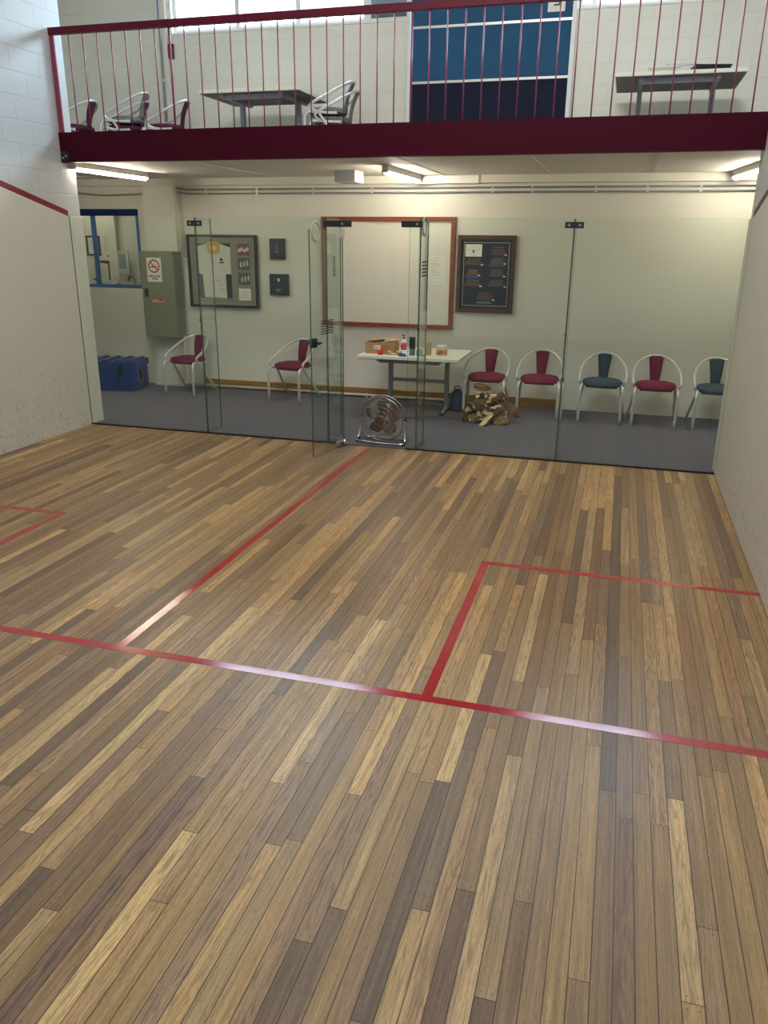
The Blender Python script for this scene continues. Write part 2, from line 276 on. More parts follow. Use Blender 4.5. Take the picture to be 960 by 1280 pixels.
# ------------------------------------------------------------------ mesh helpers
class MB:
    def __init__(s): s.bm = bmesh.new(); s.mats = []; s.cur = 0
    def m(s, material):
        if material not in s.mats: s.mats.append(material)
        s.cur = s.mats.index(material); return s
    def _f(s, vs):
        try: f = s.bm.faces.new(vs)
        except ValueError: return None
        f.material_index = s.cur; return f
    def box(s, a, b, mtx=None, bevel=0.0):
        x0, y0, z0 = a; x1, y1, z1 = b
        P = [(x0,y0,z0),(x1,y0,z0),(x1,y1,z0),(x0,y1,z0),(x0,y0,z1),(x1,y0,z1),(x1,y1,z1),(x0,y1,z1)]
        v = [s.bm.verts.new(mtx @ Vector(p) if mtx else p) for p in P]
        fs = [s._f([v[i] for i in q]) for q in ((3,2,1,0),(4,5,6,7),(0,1,5,4),(1,2,6,5),(2,3,7,6),(3,0,4,7))]
        if bevel > 0:
            es = list({e for f in fs for e in f.edges})
            r = bmesh.ops.bevel(s.bm, geom=es, offset=bevel, segments=2, affect='EDGES', profile=0.6)
            for f in r['faces']: f.material_index = s.cur
        return s
    def tube(s, pts, r, n=10, closed=False, caps=True, flat=None):
        pts = [Vector(p) for p in pts]; K = len(pts)
        T = []
        for i in range(K):
            if closed: t = pts[(i+1) % K]-pts[i-1]
            else: t = pts[min(i+1, K-1)]-pts[max(i-1, 0)]
            T.append(t.normalized())
        u = T[0].orthogonal().normalized(); rings = []
        for i in range(K):
            u = (u - T[i]*u.dot(T[i])).normalized(); w = T[i].cross(u)
            rr = r[i] if isinstance(r, (list, tuple)) else r
            ring = [s.bm.verts.new(pts[i] + (u*math.cos(2*PI*k/n) + w*math.sin(2*PI*k/n))*rr) for k in range(n)]
            rings.append(ring)
        for i in range(K if closed else K-1):
            a, b = rings[i], rings[(i+1) % K]
            off = 0
            if closed and i == K-1:
                off = min(range(n), key=lambda o: (a[0].co-b[o].co).length)
            for k in range(n):
                f = s._f([a[k], a[(k+1) % n], b[(k+1+off) % n], b[(k+off) % n]])
                if f: f.smooth = True
        if caps and not closed: s._f(rings[0][::-1]); s._f(rings[-1])
        return s
    def cyl(s, a, b, r, n=20, r2=None):
        a, b = Vector(a), Vector(b); t = (b-a).normalized(); u = t.orthogonal().normalized(); w = t.cross(u)
        if r2 is None: r2 = r
        A = [s.bm.verts.new(a+(u*math.cos(2*PI*k/n)+w*math.sin(2*PI*k/n))*r) for k in range(n)]
        B = [s.bm.verts.new(b+(u*math.cos(2*PI*k/n)+w*math.sin(2*PI*k/n))*r2) for k in range(n)]
        for k in range(n):
            f = s._f([A[k], A[(k+1) % n], B[(k+1) % n], B[k]])
            if f: f.smooth = True
        s._f(A[::-1]); s._f(B); return s
    def lathe(s, prof, n=24, c=(0, 0, 0)):
        rings = []
        for r, z in prof:
            rings.append([s.bm.verts.new((c[0]+max(r, 1e-4)*math.cos(2*PI*k/n), c[1]+max(r, 1e-4)*math.sin(2*PI*k/n), c[2]+z)) for k in range(n)])
        for a, b in zip(rings, rings[1:]):
            for k in range(n):
                f = s._f([a[k], a[(k+1) % n], b[(k+1) % n], b[k]])
                if f: f.smooth = True
        s._f(rings[0][::-1]); s._f(rings[-1]); return s
    def prism(s, poly, off):
        """poly: list of 3D points (planar), off: extrusion vector"""
        off = Vector(off); A = [s.bm.verts.new(p) for p in poly]; B = [s.bm.verts.new(Vector(p)+off) for p in poly]
        s._f(A[::-1]); s._f(B); n = len(poly)
        for k in range(n): s._f([A[k], A[(k+1) % n], B[(k+1) % n], B[k]])
        return s
    def ring_disc(s, c, r0, r1, y0, y1, n=32):
        """flat ring facing -Y"""
        P = []
        for k in range(n):
            a = 2*PI*k/n; ca, sa = math.cos(a), math.sin(a)
            P.append([s.bm.verts.new((c[0]+r*ca, y, c[2]+r*sa)) for r, y in ((r0, y0), (r1, y0), (r1, y1), (r0, y1))])
        for k in range(n):
            a, b = P[k], P[(k+1) % n]
            for i in range(4): s._f([a[i], a[(i+1) % 4], b[(i+1) % 4], b[i]])
        return s
    def build(s, name, parent=None, material=None, mtx=None, recalc=True):
        if material is not None and not s.mats: s.m(material)
        if recalc: bmesh.ops.recalc_face_normals(s.bm, faces=s.bm.faces)
        me = bpy.data.meshes.new(name); s.bm.to_mesh(me); s.bm.free()
        for mt in s.mats: me.materials.append(mt)
        o = bpy.data.objects.new(name, me); COL.objects.link(o)
        if parent: o.parent = parent
        if mtx is not None: o.matrix_local = mtx
        return o
def mb(material): return MB().m(material)
def tag(o, label=None, cat=None, group=None, kind=None):
    if label: o['label'] = label
    if cat: o['category'] = cat
    if group: o['group'] = group
    if kind: o['kind'] = kind
    return o
def thing(name, label, cat, loc=(0, 0, 0), rz=0.0, group=None):
    o = bpy.data.objects.new(name, None); COL.objects.link(o); o.location = loc; o.rotation_euler = (0, 0, rz); o.empty_display_size = 0.1
    return tag(o, label, cat, group)
def struct(o): o['kind'] = 'structure'; return o
def copy_tree(o, parent=None):
    c = o.copy(); COL.objects.link(c)
    if parent: c.parent = parent
    for ch in list(o.children): copy_tree(ch, c)
    return c
def spline(pts, n=8, closed=False):
    """Catmull-Rom through pts"""
    P = [Vector(p) for p in pts]; out = []; K = len(P)
    for i in range(K if closed else K-1):
        p0 = P[(i-1) % K] if closed or i > 0 else P[0]*2-P[1]
        p1 = P[i]; p2 = P[(i+1) % K]
        p3 = P[(i+2) % K] if closed or i+2 < K else P[-1]*2-P[-2]
        for k in range(n):
            t = k/n
            out.append(0.5*((2*p1)+(-p0+p2)*t+(2*p0-5*p1+4*p2-p3)*t*t+(-p0+3*p1-3*p2+p3)*t**3))
    if not closed: out.append(P[-1])
    return out
def text_mesh(txt, size, loc, name, parent, material, depth=0.0006, align='CENTER', rot=(PI/2, 0, 0), bold=0.0):
    cu = bpy.data.curves.new('txt', 'FONT'); cu.body = txt; cu.size = size; cu.align_x = align; cu.extrude = depth; cu.offset = bold
    t = bpy.data.objects.new('txt', cu); COL.objects.link(t)
    dg = bpy.context.evaluated_depsgraph_get(); me = bpy.data.meshes.new_from_object(t.evaluated_get(dg))
    bpy.data.objects.remove(t); bpy.data.curves.remove(cu)
    me.name = name; me.materials.clear(); me.materials.append(material)
    o = bpy.data.objects.new(name, me); COL.objects.link(o); o.location = loc; o.rotation_euler = rot
    if parent: o.parent = parent
    return o
def wall_holes(b, axis, a0, a1, z0, z1, t0, t1, holes):
    """wall running along axis ('x' or 'y') with rectangular openings (a0,a1,z0,z1)"""
    xs = sorted({a0, a1, *[h[0] for h in holes], *[h[1] for h in holes]}); zs = sorted({z0, z1, *[h[2] for h in holes], *[h[3] for h in holes]})
    for i in range(len(xs)-1):
        for j in range(len(zs)-1):
            cx, cz = (xs[i]+xs[i+1])/2, (zs[j]+zs[j+1])/2
            if any(h[0] < cx < h[1] and h[2] < cz < h[3] for h in holes): continue
            if axis == 'x': b.box((xs[i], t0, zs[j]), (xs[i+1], t1, zs[j+1]))
            else: b.box((t0, xs[i], zs[j]), (t1, xs[i+1], zs[j+1]))
    bmesh.ops.remove_doubles(b.bm, verts=b.bm.verts, dist=1e-5)
    # drop internal faces shared by neighbouring cells
    seen = {}
    for f in b.bm.faces: seen.setdefault(tuple(round(c, 4) for c in f.calc_center_median()), []).append(f)
    dead = [f for fs in seen.values() if len(fs) > 1 for f in fs]
    if dead: bmesh.ops.delete(b.bm, geom=dead, context='FACES_ONLY')
    return b

# ================================================================== SETTING
CW = 6.4; ZT = 6.2; ZM = 2.75
struct(mb(m_floor).box((0, -9.75, -0.04), (CW, 0.0, 0.0)).build('floor_court'))
struct(mb(m_carpet).box((-4, 0.0, -0.04), (9, 2.5, 0.0)).build('floor_lobby'))
struct(mb(m_block_side).box((-0.2, -9.95, -0.04), (0, 0.2, ZT)).build('wall_left'))
struct(mb(m_block_side).box((CW, -9.95, -0.04), (CW+0.2, 0.2, ZT)).build('wall_right'))
struct(mb(m_plaster).box((-0.2, -9.95, -0.04), (CW+0.2, -9.75, ZT)).build('wall_front'))
OFFW = (-3.2, -0.78, 1.28, 2.29); WA = (-0.10, 2.86, 4.27, 5.30); WBn = (4.70, 6.45, 4.27, 5.30)
struct(wall_holes(mb(m_lobby), 'x', -4, 9, -0.04, ZM, 2.5, 2.7, [OFFW]).build('wall_back_lobby'))
struct(wall_holes(mb(m_block_back), 'x', -4, 9, ZM, ZT, 2.5, 2.7, [WA, WBn]).build('wall_back_mezzanine'))
struct(mb(m_lobby).box((-4.2, 0.2, -0.04), (-4, 2.7, ZT)).build('wall_lobby_left'))
struct(mb(m_lobby).box((9, 0.2, -0.04), (9.2, 2.7, ZT)).build('wall_lobby_right'))
struct(mb(m_lobby).box((-4.2, 0.0, -0.04), (-0.2, 0.2, ZT)).build('wall_lobby_front_left'))
struct(mb(m_lobby).box((CW+0.2, 0.0, -0.04), (9.2, 0.2, ZT)).build('wall_lobby_front_right'))
struct(mb(m_ceil).box((-4.2, -9.95, ZT), (9.2, 2.7, ZT+0.15)).build('ceiling'))
struct(mb(m_ceil).box((-4, 0.06, 2.65), (9, 2.5, ZM)).build('ceiling_lobby'))
# plaster skin of the court walls below the out line, its rear pier and the groove between them
for nm, x0, x1 in (('left', 0.0, 0.012), ('right', CW-0.012, CW)):
    struct(mb(m_plaster).prism([(x0, -9.75, 0), (x0, -0.006, 0), (x0, -0.006, 2.13), (x0, -9.75, 4.57)], (x1-x0, 0, 0)).build('trim_plaster_'+nm))
    struct(mb(m_pier).box((x0, 0.010, 0), (x1, 0.215, 2.13), bevel=0.003).build('trim_pier_'+nm))
    struct(mb(m_black).box((x0, -0.006, 0), (x0+0.003 if nm == 'left' else x1, 0.010, 2.13)).build('trim_groove_'+nm) if nm == 'left' else mb(m_black).box((x1-0.003, -0.006, 0), (x1, 0.010, 2.13)).build('trim_groove_'+nm))
# red out line painted on both side walls
dz = 0.2503
def outline(nm, x0, x1, label):
    pts = [(x0, -9.75, 4.575), (x0, -0.01, 2.135), (x0, -0.01, 2.185), (x0, -9.75, 4.625)]
    return tag(mb(m_redline).prism(pts, (x1-x0, 0, 0)).build(nm), label, 'court line')
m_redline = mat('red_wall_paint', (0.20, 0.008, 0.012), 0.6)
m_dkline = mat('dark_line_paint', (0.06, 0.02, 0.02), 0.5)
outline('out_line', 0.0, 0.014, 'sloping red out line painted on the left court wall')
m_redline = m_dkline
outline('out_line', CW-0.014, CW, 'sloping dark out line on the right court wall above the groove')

# pilaster on the lobby wall, carried up beside the mezzanine window
struct(mb(m_lobby).box((-0.645, 2.42, 0), (-0.19, 2.5, 2.65), bevel=0.004).build('wall_pilaster'))
struct(mb(m_block_back).box((-0.31, 2.47, ZM), (-0.16, 2.5, ZT)).build('wall_pilaster_upper'))
# skirting, floor pipe
struct(mb(m_pine).box((0.07, 2.455, 0), (4.80, 2.5, 0.118), bevel=0.004).build('baseboard_back'))
struct(mb(m_white).box((-0.66, 2.40, 0), (-0.17, 2.42, 0.03)).build('baseboard_pilaster'))
t = thing('floor_pipe', 'pale pipe running along the carpet at the foot of the back wall', 'pipe', (0, 0, 0))
mb(m_pipe).tube([(-0.45, 2.435, 0.035), (1.5, 2.435, 0.035), (3.62, 2.435, 0.035)], 0.014).build('pipe', t)
for x in (0.2, 1.3, 2.4, 3.5): mb(m_pipe).box((x-0.012, 2.42, 0), (x+0.012, 2.452, 0.052)).build('pipe_clip', t)
# cornice ledge at the head of the lobby wall
struct(mb(m_ceil).box((-4, 2.40, 2.565), (9, 2.5, 2.65)).build('trim_cornice'))
struct(mb(m_white).box((3.03, 2.38, 2.56), (3.75, 2.40, 2.64)).build('trim_cornice_plate'))
# cover strips over the joints of the ceiling sheets
for i, x in enumerate((-1.2, 1.25, 3.35, 4.55, 5.65, 7.4)):
    struct(mb(m_ceil).box((x-0.012, 0.07, 2.644), (x+0.012, 2.40, 2.652)).build('trim_ceiling_joint'))
# two conduits with saddles under the cornice
for z, lab in ((2.520, 'upper of the two grey conduits clipped along the back wall under the ceiling'), (2.470, 'lower of the two conduits clipped along the back wall under the ceiling')):
    t = thing('wall_conduit', lab, 'conduit', (0, 0, 0), 0, 'conduits under the lobby ceiling')
    mb(m_pipegrey).tube([(-0.17, 2.478, z+0.02), (-0.02, 2.478, z), (3, 2.478, z), (6.9, 2.478, z)], 0.010, 8).build('pipe', t)
    for x in (0.25, 0.95, 1.7, 2.45, 3.9, 4.35, 5.05, 5.6, 6.15):
        mb(m_silver).box((x-0.014, 2.463, z-0.014), (x+0.014, 2.5, z+0.014)).build('saddle_clip', t)
t = thing('wall_conduit', 'pair of vertical grey conduits dropping down beside the pilaster', 'conduit', (-0.15, 2.48, 1.7))
for dx in (0.0, 0.035): mb(m_pipe).tube([(dx, 0, 0.0), (dx, 0, 0.5), (dx, 0, 0.82)], 0.009, 8).build('pipe', t)
t = thing('wall_conduit', 'thin conduit looping below the ceiling above the blue framed window', 'conduit', (0, 0, 0))
mb(m_pipegrey).tube(spline([(-3.5, 2.47, 2.50), (-1.9, 2.47, 2.50), (-1.3, 2.47, 2.46), (-0.66, 2.47, 2.47)]), 0.009, 8).build('pipe', t)

# glazing of the office window
def window_frame(name, x0, x1, z0, z1, y0, y1, fw, mt, muls=(), topw=None, mt_top=None, sill=None, glass=True):
    t = mb(mt)
    t.box((x0, y0, z0), (x1, y1, z0+fw)); t.box((x0, y0, z0+fw), (x0+fw, y1, z1-(topw or fw))); t.box((x1-fw, y0, z0+fw), (x1, y1, z1-(topw or fw)))
    t.m(mt_top or mt).box((x0, y0, z1-(topw or fw)), (x1, y1, z1)); t.m(mt)
    for mx_ in muls: t.box((mx_-fw*0.6, y0+0.002, z0+fw), (mx_+fw*0.6, y1-0.002, z1-(topw or fw)))
    o = struct(t.build(name))
    if glass:
        g = mb(m_glass_win).box((x0+fw, (y0+y1)/2-0.003, z0+fw), (x1-fw, (y0+y1)/2+0.003, z1-(topw or fw))).build('window_pane', o)
    if sill: mb(m_white).box(*sill).build('window_sill', o)
    return o
window_frame('window_1', OFFW[0], OFFW[1], OFFW[2], OFFW[3], 2.50, 2.54, 0.045, m_bluefr, (-1.49,), 0.085, m_navy)
m_winfr = mat('white_window_frame', (0.75, 0.76, 0.76), 0.4)
window_frame('window_2', WA[0], 2.36, WA[2], WA[3], 2.56, 2.62, 0.045, m_winfr, (0.745, 1.52), sill=((WA[0]-0.02, 2.485, 4.25), (WA[1]+0.02, 2.60, 4.272)))
window_frame('window_3', WBn[0], WBn[1], WBn[2], WBn[3], 2.56, 2.62, 0.045, m_winfr, (4.86, 5.68), sill=((WBn[0]-0.02, 2.485, 4.25), (WBn[1]+0.03, 2.60, 4.272)))
w4 = window_frame('window_4', 2.36, WA[1], WA[2], WA[3], 2.56, 2.62, 0.04, m_winfr, (), glass=False)
for k in range(9):
    z = 4.33 + k*0.10
    mb(mat('grey_louvre_glass', (0.16, 0.20, 0.22), 0.15)).box((-0.22, -0.004, -0.055), (0.22, 0.004, 0.055)).build('louvre_blade', w4, mtx=Matrix.Translation((2.61, 2.585, z+0.03)) @ Matrix.Rotation(math.radians(28), 4, 'X'))
# house across the way, seen through the high windows
m_brick = block_mat('pink_brick', (0.17, 0.088, 0.072), 0, mortar=1.3, bump=0.1)
house = thing('neighbour_house', 'pinkish brick house wall with pale bands seen through the high windows', 'house', (3, 12, 0))
mb(m_brick).box((-14, 0, -0.2), (16, 0.4, 7.05)).build('wall', house)
for z in (5.35, 6.25, 6.62): mb(m_paper).box((-14.05, -0.05, z), (16.05, 0, z+0.16)).build('band', house)
mb(m_winfr).box((-14.3, -0.35, 7.05), (16.3, 0.5, 7.18)).build('roof_gutter', house)
struct(mb(mat('outside_ground', (0.12, 0.12, 0.11), 0.9)).box((-25, 2.7, -0.3), (30, 40, -0.2)).build('ground'))

# ------------------------------------------------------------------ office behind the blue framed window
struct(mb(m_lobby).box((-5.2, 4.2, -0.04), (0.2, 4.3, 2.7)).build('wall_office_back'))
struct(mb(m_lobby).box((-0.35, 2.7, -0.04), (-0.25, 4.2, 2.7)).build('wall_office_right'))
struct(mb(m_lobby).box((-4.2, 2.7, -0.04), (-4.1, 4.2, 2.8)).build('wall_office_left'))
struct(mb(m_ceil).box((-5.2, 2.7, 2.7), (0.2, 4.3, 2.8)).build('ceiling_office'))
struct(mb(m_carpet).box((-5.2, 2.7, -0.04), (0.2, 4.3, 0.0)).build('floor_office'))
struct(mb(m_lobby).box((-2.40, 4.12, 0), (-2.24, 4.2, 2.7)).build('wall_office_column'))
struct(mb(m_white).box((OFFW[0], 2.54, 1.262), (OFFW[1], 3.02, 1.285)).build('trim_office_ledge'))
def picture(name, label, cat, x0, x1, z0, z1, y, fw, mf, mi, depth=0.02, parent=None):
    t = thing(name, label, cat, ((x0+x1)/2, y, z0)); w = (x1-x0)/2; h = z1-z0
    f = mb(mf); f.box((-w, -depth, 0), (w, 0, fw)); f.box((-w, -depth, h-fw), (w, 0, h)); f.box((-w, -depth, fw), (-w+fw, 0, h-fw)); f.box((w-fw, -depth, fw), (w, 0, h-fw))
    f.build('frame', t); p = mb(mi).box((-w+fw, -depth*0.5, fw), (w-fw, -0.001, h-fw)).build('picture', t)
    return t, w, h, p
def lines(b, x0, x1, zs, y, th=0.003, jitter=0.3, dep=0.001):
    for z in zs:
        b.box((x0, y-dep, z), (x1-(x1-x0)*random.random()*jitter, y, z+th))
    return b
t, w, h, pp = picture('picture_frame', 'black framed white certificate left of the office window mullion', 'picture frame', -2.83, -2.585, 1.655, 1.955, 4.2, 0.025, m_black, m_paper)
lines(mb(m_greyink), -0.06, 0.06, (0.09, 0.13, 0.17, 0.21), -0.0115).build('print', t)
t, w, h, pp = picture('picture_frame', 'black framed certificate behind the tissue box in the office', 'picture frame', -2.66, -2.44, 1.24, 1.58, 4.2, 0.03, m_black, m_paper)
lines(mb(m_greyink), -0.06, 0.06, (0.09, 0.13, 0.17, 0.21, 0.25), -0.0115).build('print', t)
t, w, h, pp = picture('certificate', 'pale framed blue certificate with a round grey seal on the office wall', 'certificate', -2.245, -2.035, 1.40, 1.735, 4.118, 0.02, m_paper, m_paper)
mb(mat('pale_blue_print', (0.22, 0.36, 0.44), 0.6)).box((-0.07, -0.013, 0.07), (0.055, -0.011, 0.29)).build('print', t)
mb(m_greyink).cyl((-0.005, -0.014, 0.215), (-0.005, -0.0125, 0.215), 0.04).build('seal', t)
t = thing('notice', 'tall printed notice sheet on the office wall beside the column', 'notice', (-2.47, 4.195, 1.42))
mb(m_paper).box((-0.055, -0.001, 0.0), (0.055, 0.003, 0.56)).build('sheet', t)
pb = mb(mat('tan_print', (0.52, 0.47, 0.36), 0.6)); lines(pb, -0.045, 0.045, [0.30+0.03*k for k in range(8)], -0.001, 0.012); pb.m(m_ink).box((-0.01, -0.003, 0.22), (0.02, -0.001, 0.245)); lines(pb.m(m_greyink), -0.03, 0.03, [0.04+0.025*k for k in range(6)], -0.001, 0.006); pb.build('print', t)
t = thing('notice', 'faint handwritten note sheet at the right of the office wall', 'notice', (-1.97, 4.195, 1.72))
mb(m_paper).box((-0.07, -0.001, 0.0), (0.07, 0.003, 0.24)).build('sheet', t)
lines(mb(m_greyink), -0.05, 0.05, [0.04+0.03*k for k in range(6)], -0.001, 0.004, 0.7).build('print', t)
# things on the office ledge
t = thing('tissue_box', 'white tissue cube box on the office ledge', 'box', (-1.62, 2.78, 1.285))
mb(m_paper).box((-0.055, -0.055, 0), (0.055, 0.055, 0.10), bevel=0.004).build('box', t)
mb(m_paper).prism([(-0.03, 0, 0.1), (0.03, 0, 0.1), (0.015, 0.01, 0.125), (-0.005, -0.01, 0.115), (-0.02, 0.008, 0.13)], (0, 0.01, 0)).build('tissue', t)
t = thing('paper_stack', 'short white stack of paper cups beside the tissue cube', 'cups', (-1.495, 2.78, 1.285))
b_ = mb(m_paper)
for dx in (-0.022, 0.03): b_.lathe([(0.022, 0), (0.026, 0.07), (0.024, 0.075), (0.020, 0.075)], 16, (dx, 0, 0))
b_.build('cup', t)
t = thing('reed_diffuser', 'black dish of thin reeds on the office ledge', 'diffuser', (-1.345, 2.76, 1.285))
mb(m_black).lathe([(0.035, 0), (0.045, 0.02), (0.03, 0.035), (0.02, 0.035)], 20).build('bowl', t)
for a, l in ((-0.5, .19), (-0.15, .17), (0.2, .19), (0.42, .18)):
    mb(mat('reed', (0.18, 0.13, 0.08), 0.7)).tube([(0, 0, 0.03), (math.sin(a)*l, 0.01, math.cos(a)*l)], 0.0022, 6).build('reed', t)
t = thing('desk_lamp', 'small black bent-neck desk lamp on the office ledge', 'lamp', (-1.10, 2.76, 1.285))
mb(m_black).lathe([(0.03, 0), (0.03, 0.008), (0.004, 0.012)], 20).build('base', t)
mb(m_black).tube(spline([(0.0, 0, 0.01), (0.03, 0, 0.06), (0.0, 0, 0.12), (-0.06, 0, 0.125)]), 0.004, 8).build('neck', t)
mb(m_black).cyl((-0.05, 0, 0.15), (-0.09, 0, 0.08), 0.010, 16, 0.016).build('lamp_shade', t)
t = thing('potted_plant', 'small dark green potted plant at the left end of the office ledge', 'plant', (-1.72, 2.80, 1.285))
mb(m_paper).lathe([(0.03, 0), (0.038, 0.05), (0.033, 0.05)], 16).build('pot', t)
lf = mb(mat('dark_leaf', (0.03, 0.085, 0.04), 0.5))
for k in range(14):
    a = k*2.4; l = 0.05+0.02*random.random()
    lf.prism([(0, 0, 0.05), (math.cos(a+.3)*l*.6, math.sin(a+.3)*l*.6, 0.08), (math.cos(a)*l, math.sin(a)*l, 0.09+0.02*random.random()), (math.cos(a-.3)*l*.6, math.sin(a-.3)*l*.6, 0.08)], (0, 0, 0.002))
lf.build('foliage', t)

# ================================================================== COURT LINES
T = 0.0010
def line_obj(name, rects, label):
    b = mb(m_tape)
    for (x0, y0, x1, y1) in rects: b.box((x0, y0, 0.0), (x1, y1, T))
    return tag(b.build(name), label, 'court line')
line_obj('short_line', [(0.012, -4.31, CW-0.012, -4.26)], 'long glossy red line crossing the timber court from wall to wall')
line_obj('half_court_line', [(3.175, -4.26, 3.225, -0.02)], 'red centre line running from the cross line to the glass door')
line_obj('service_box_line', [(4.75, -4.26, 4.80, -2.61), (4.80, -2.66, CW-0.012, -2.61)], 'red service box outline on the right of the court')
line_obj('service_box_line', [(1.60, -4.26, 1.65, -2.61), (0.012, -2.66, 1.60, -2.61)], 'red service box outline cut by the left edge of the photo')

# ================================================================== BALCONY BEAM AND RAILING
t = thing('balcony_beam', 'deep maroon steel channel beam carrying the balcony above the glass wall', 'beam', (0, 0, 2.63))
b = mb(m_maroon); b.box((0.0, -0.005, 0.0), (CW, 0.006, 0.268)); b.box((0.0, 0.006, 0.0), (CW, 0.075, 0.012)); b.box((0.0, 0.006, 0.256), (CW, 0.075, 0.268)); b.build('channel', t)
for x in (0.05,):
    mb(m_blackm).box((x-0.045, -0.012, 0.01), (x+0.045, -0.005, 0.10)).build('end_plate', t)
    for dx, dz_ in ((-0.018, 0.04), (0.015, 0.055)): mb(m_silver).cyl((x+dx, -0.02, dz_), (x+dx, -0.011, dz_), 0.008, 6).build('bolt', t)
t = thing('balcony_railing', 'red steel railing with thin balusters along the balcony edge', 'railing', (0, 0, 2.898))
mb(m_railtop).box((0.012, -0.012, 0.835), (CW-0.002, 0.038, 0.895), bevel=0.003).build('top_rail', t)
e = mb(m_railing); e.box((0.012, 0.0, 0.0), (0.060, 0.012, 0.835)); e.box((0.012, 0.012, 0.0), (0.020, 0.07, 0.835)); eo = e.build('end_post', t)
for z in (0.25, 0.58): mb(m_blackm).cyl((0.020, 0.04, z), (0.030, 0.04, z), 0.010, 8).build('bolt', eo)
for k in range(41):
    x = 0.217+0.1512*k
    if x > CW-0.03: break
    r = 0.0058 if k not in (7, 22) else 0.010
    mb(m_railing).cyl((x, 0.013, 0.0), (x, 0.013, 0.838), r, 8).build('baluster' if r < 0.008 else 'post', t)

# ================================================================== GLASS BACK WALL
def glass_panel(b, x0, x1, z0, z1, y0=-0.006, y1=0.006, name='glass_panel', label=None, parent=None, group=None):
    g = MB(); g.m(m_glass)
    P = [(x0,y0,z0),(x1,y0,z0),(x1,y1,z0),(x0,y1,z0),(x0,y0,z1),(x1,y0,z1),(x1,y1,z1),(x0,y1,z1)]
    v = [g.bm.verts.new(p) for p in P]
    big = ((0,1,5,4),(2,3,7,6)) if (x1-x0) > (y1-y0) else ((1,2,6,5),(3,0,4,7))
    for q in ((3,2,1,0),(4,5,6,7),(0,1,5,4),(1,2,6,5),(2,3,7,6),(3,0,4,7)):
        g.m(m_glass if q in big else m_gedge); g._f([v[i] for i in q])
    o = g.build(name, parent)
    if label: tag(o, label, 'glass panel', group)
    return o
ZG = 2.13
panels = [(0.014, 1.414, 'clear glass wall panel nearest the left court wall'), (1.426, 2.752, 'clear glass wall panel between the left fin and the door'),
          (2.768, 2.905, 'narrow clear glass strip on the hinge side of the glass door'), (3.562, 3.652, 'narrow clear glass strip right of the door opening'),
          (3.668, 4.992, 'clear glass wall panel in front of the firewood and two burgundy chairs'), (5.008, CW-0.014, 'clear glass wall panel nearest the right court wall')]
for x0, x1, lab in panels: glass_panel(None, x0, x1, 0.014, ZG, label=lab, group='glass back wall panels', name='glass_wall')
fins = [(1.42, 'vertical glass fin behind the leftmost joint of the glass wall'), (2.76, 'vertical glass fin left of the glass door'), (3.66, 'vertical glass fin right of the glass door opening'), (5.0, 'vertical glass fin behind the rightmost joint of the glass wall')]
for x, lab in fins: glass_panel(None, x-0.006, x+0.006, 0.014, ZG-0.01, 0.009, 0.31 if x not in (2.76,) else 0.40, 'glass_fin', lab, group='glass wall fins')
for x, lab in ((1.42, 'black patch fitting at the top of the leftmost glass joint'), (5.0, 'black patch fitting at the top of the rightmost glass joint')):
    t = thing('patch_fitting', lab, 'fitting', (x, 0, 2.045), 0, 'glass patch fittings')
    mb(m_blackm).box((-0.078, -0.016, 0), (0.078, -0.007, 0.052), bevel=0.003).build('plate', t)
    for dx in (-0.045, 0.045): mb(m_greytube).cyl((dx, -0.020, 0.026), (dx, -0.016, 0.026), 0.012, 12).build('screw', t)
for x, w0, w1, lab in ((2.76, -0.02, 0.255, 'black door head bracket at the top of the hinge side'), (3.66, -0.175, 0.02, 'black door head bracket at the top right of the door opening')):
    t = thing('patch_fitting', lab, 'fitting', (x, 0, 2.045), 0, 'glass patch fittings')
    mb(m_blackm).box((w0, -0.018, 0), (w1, -0.007, 0.055), bevel=0.003).build('plate', t)
    mb(m_greytube).cyl(((w0+w1)/2+0.05, -0.022, 0.028), ((w0+w1)/2+0.05, -0.018, 0.028), 0.010, 12).build('screw', t)
for x, lab in ((1.42, 'small metal fin bolt halfway up the leftmost glass joint'), (3.66, 'small metal fin bolt on the joint right of the door'), (5.0, 'small metal fin bolt halfway up the rightmost glass joint')):
    tag(mb(m_blackm).cyl((x, -0.015, 1.16), (x, -0.0065, 1.16), 0.010, 12).build('glass_bolt'), lab, 'bolt')
struct(mb(m_black).box((0.012, -0.009, 0.0), (2.905, 0.009, 0.014)).build('trim_glass_channel'))
struct(mb(m_black).box((3.562, -0.009, 0.0), (CW-0.012, 0.009, 0.014)).build('trim_glass_channel_right'))
struct(mb(m_black).box((2.905, -0.006, 0.0), (3.562, 0.006, 0.004)).build('trim_door_threshold'))
# the glass door, standing open into the court
t = thing('glass_door', 'frameless glass door standing open into the court', 'door', (2.925, -0.01, 0), 0)
dr = glass_panel(None, -0.006, 0.006, 0.02, 2.02, -0.625, 0.0, 'door_leaf', None, t)
ang = -math.radians(8)
t.rotation_euler = (0, 0, ang)
mb(m_silver).box((-0.018, -0.10, 1.955), (0.018, 0.012, 2.035), bevel=0.003).build('top_hinge_patch', t)
hb = mb(m_chrome); hb.box((-0.02, -0.14, 0.012), (0.02, 0.0, 0.055), bevel=0.004); hb.cyl((0.035, -0.05, 0.012), (0.035, -0.05, 0.07), 0.014); hb.cyl((-0.02, -0.02, 0.03), (0.05, -0.02, 0.03), 0.010); hb.build('bottom_pivot', t)
lk = mb(m_blackm); lk.box((-0.020, -0.618, 1.02), (0.022, -0.545, 1.10), bevel=0.004); lk.cyl((0.02, -0.58, 1.06), (0.06, -0.58, 1.06), 0.014, 16); lk.box((0.045, -0.59, 1.052), (0.062, -0.53, 1.066)); lk.build('lock', t)
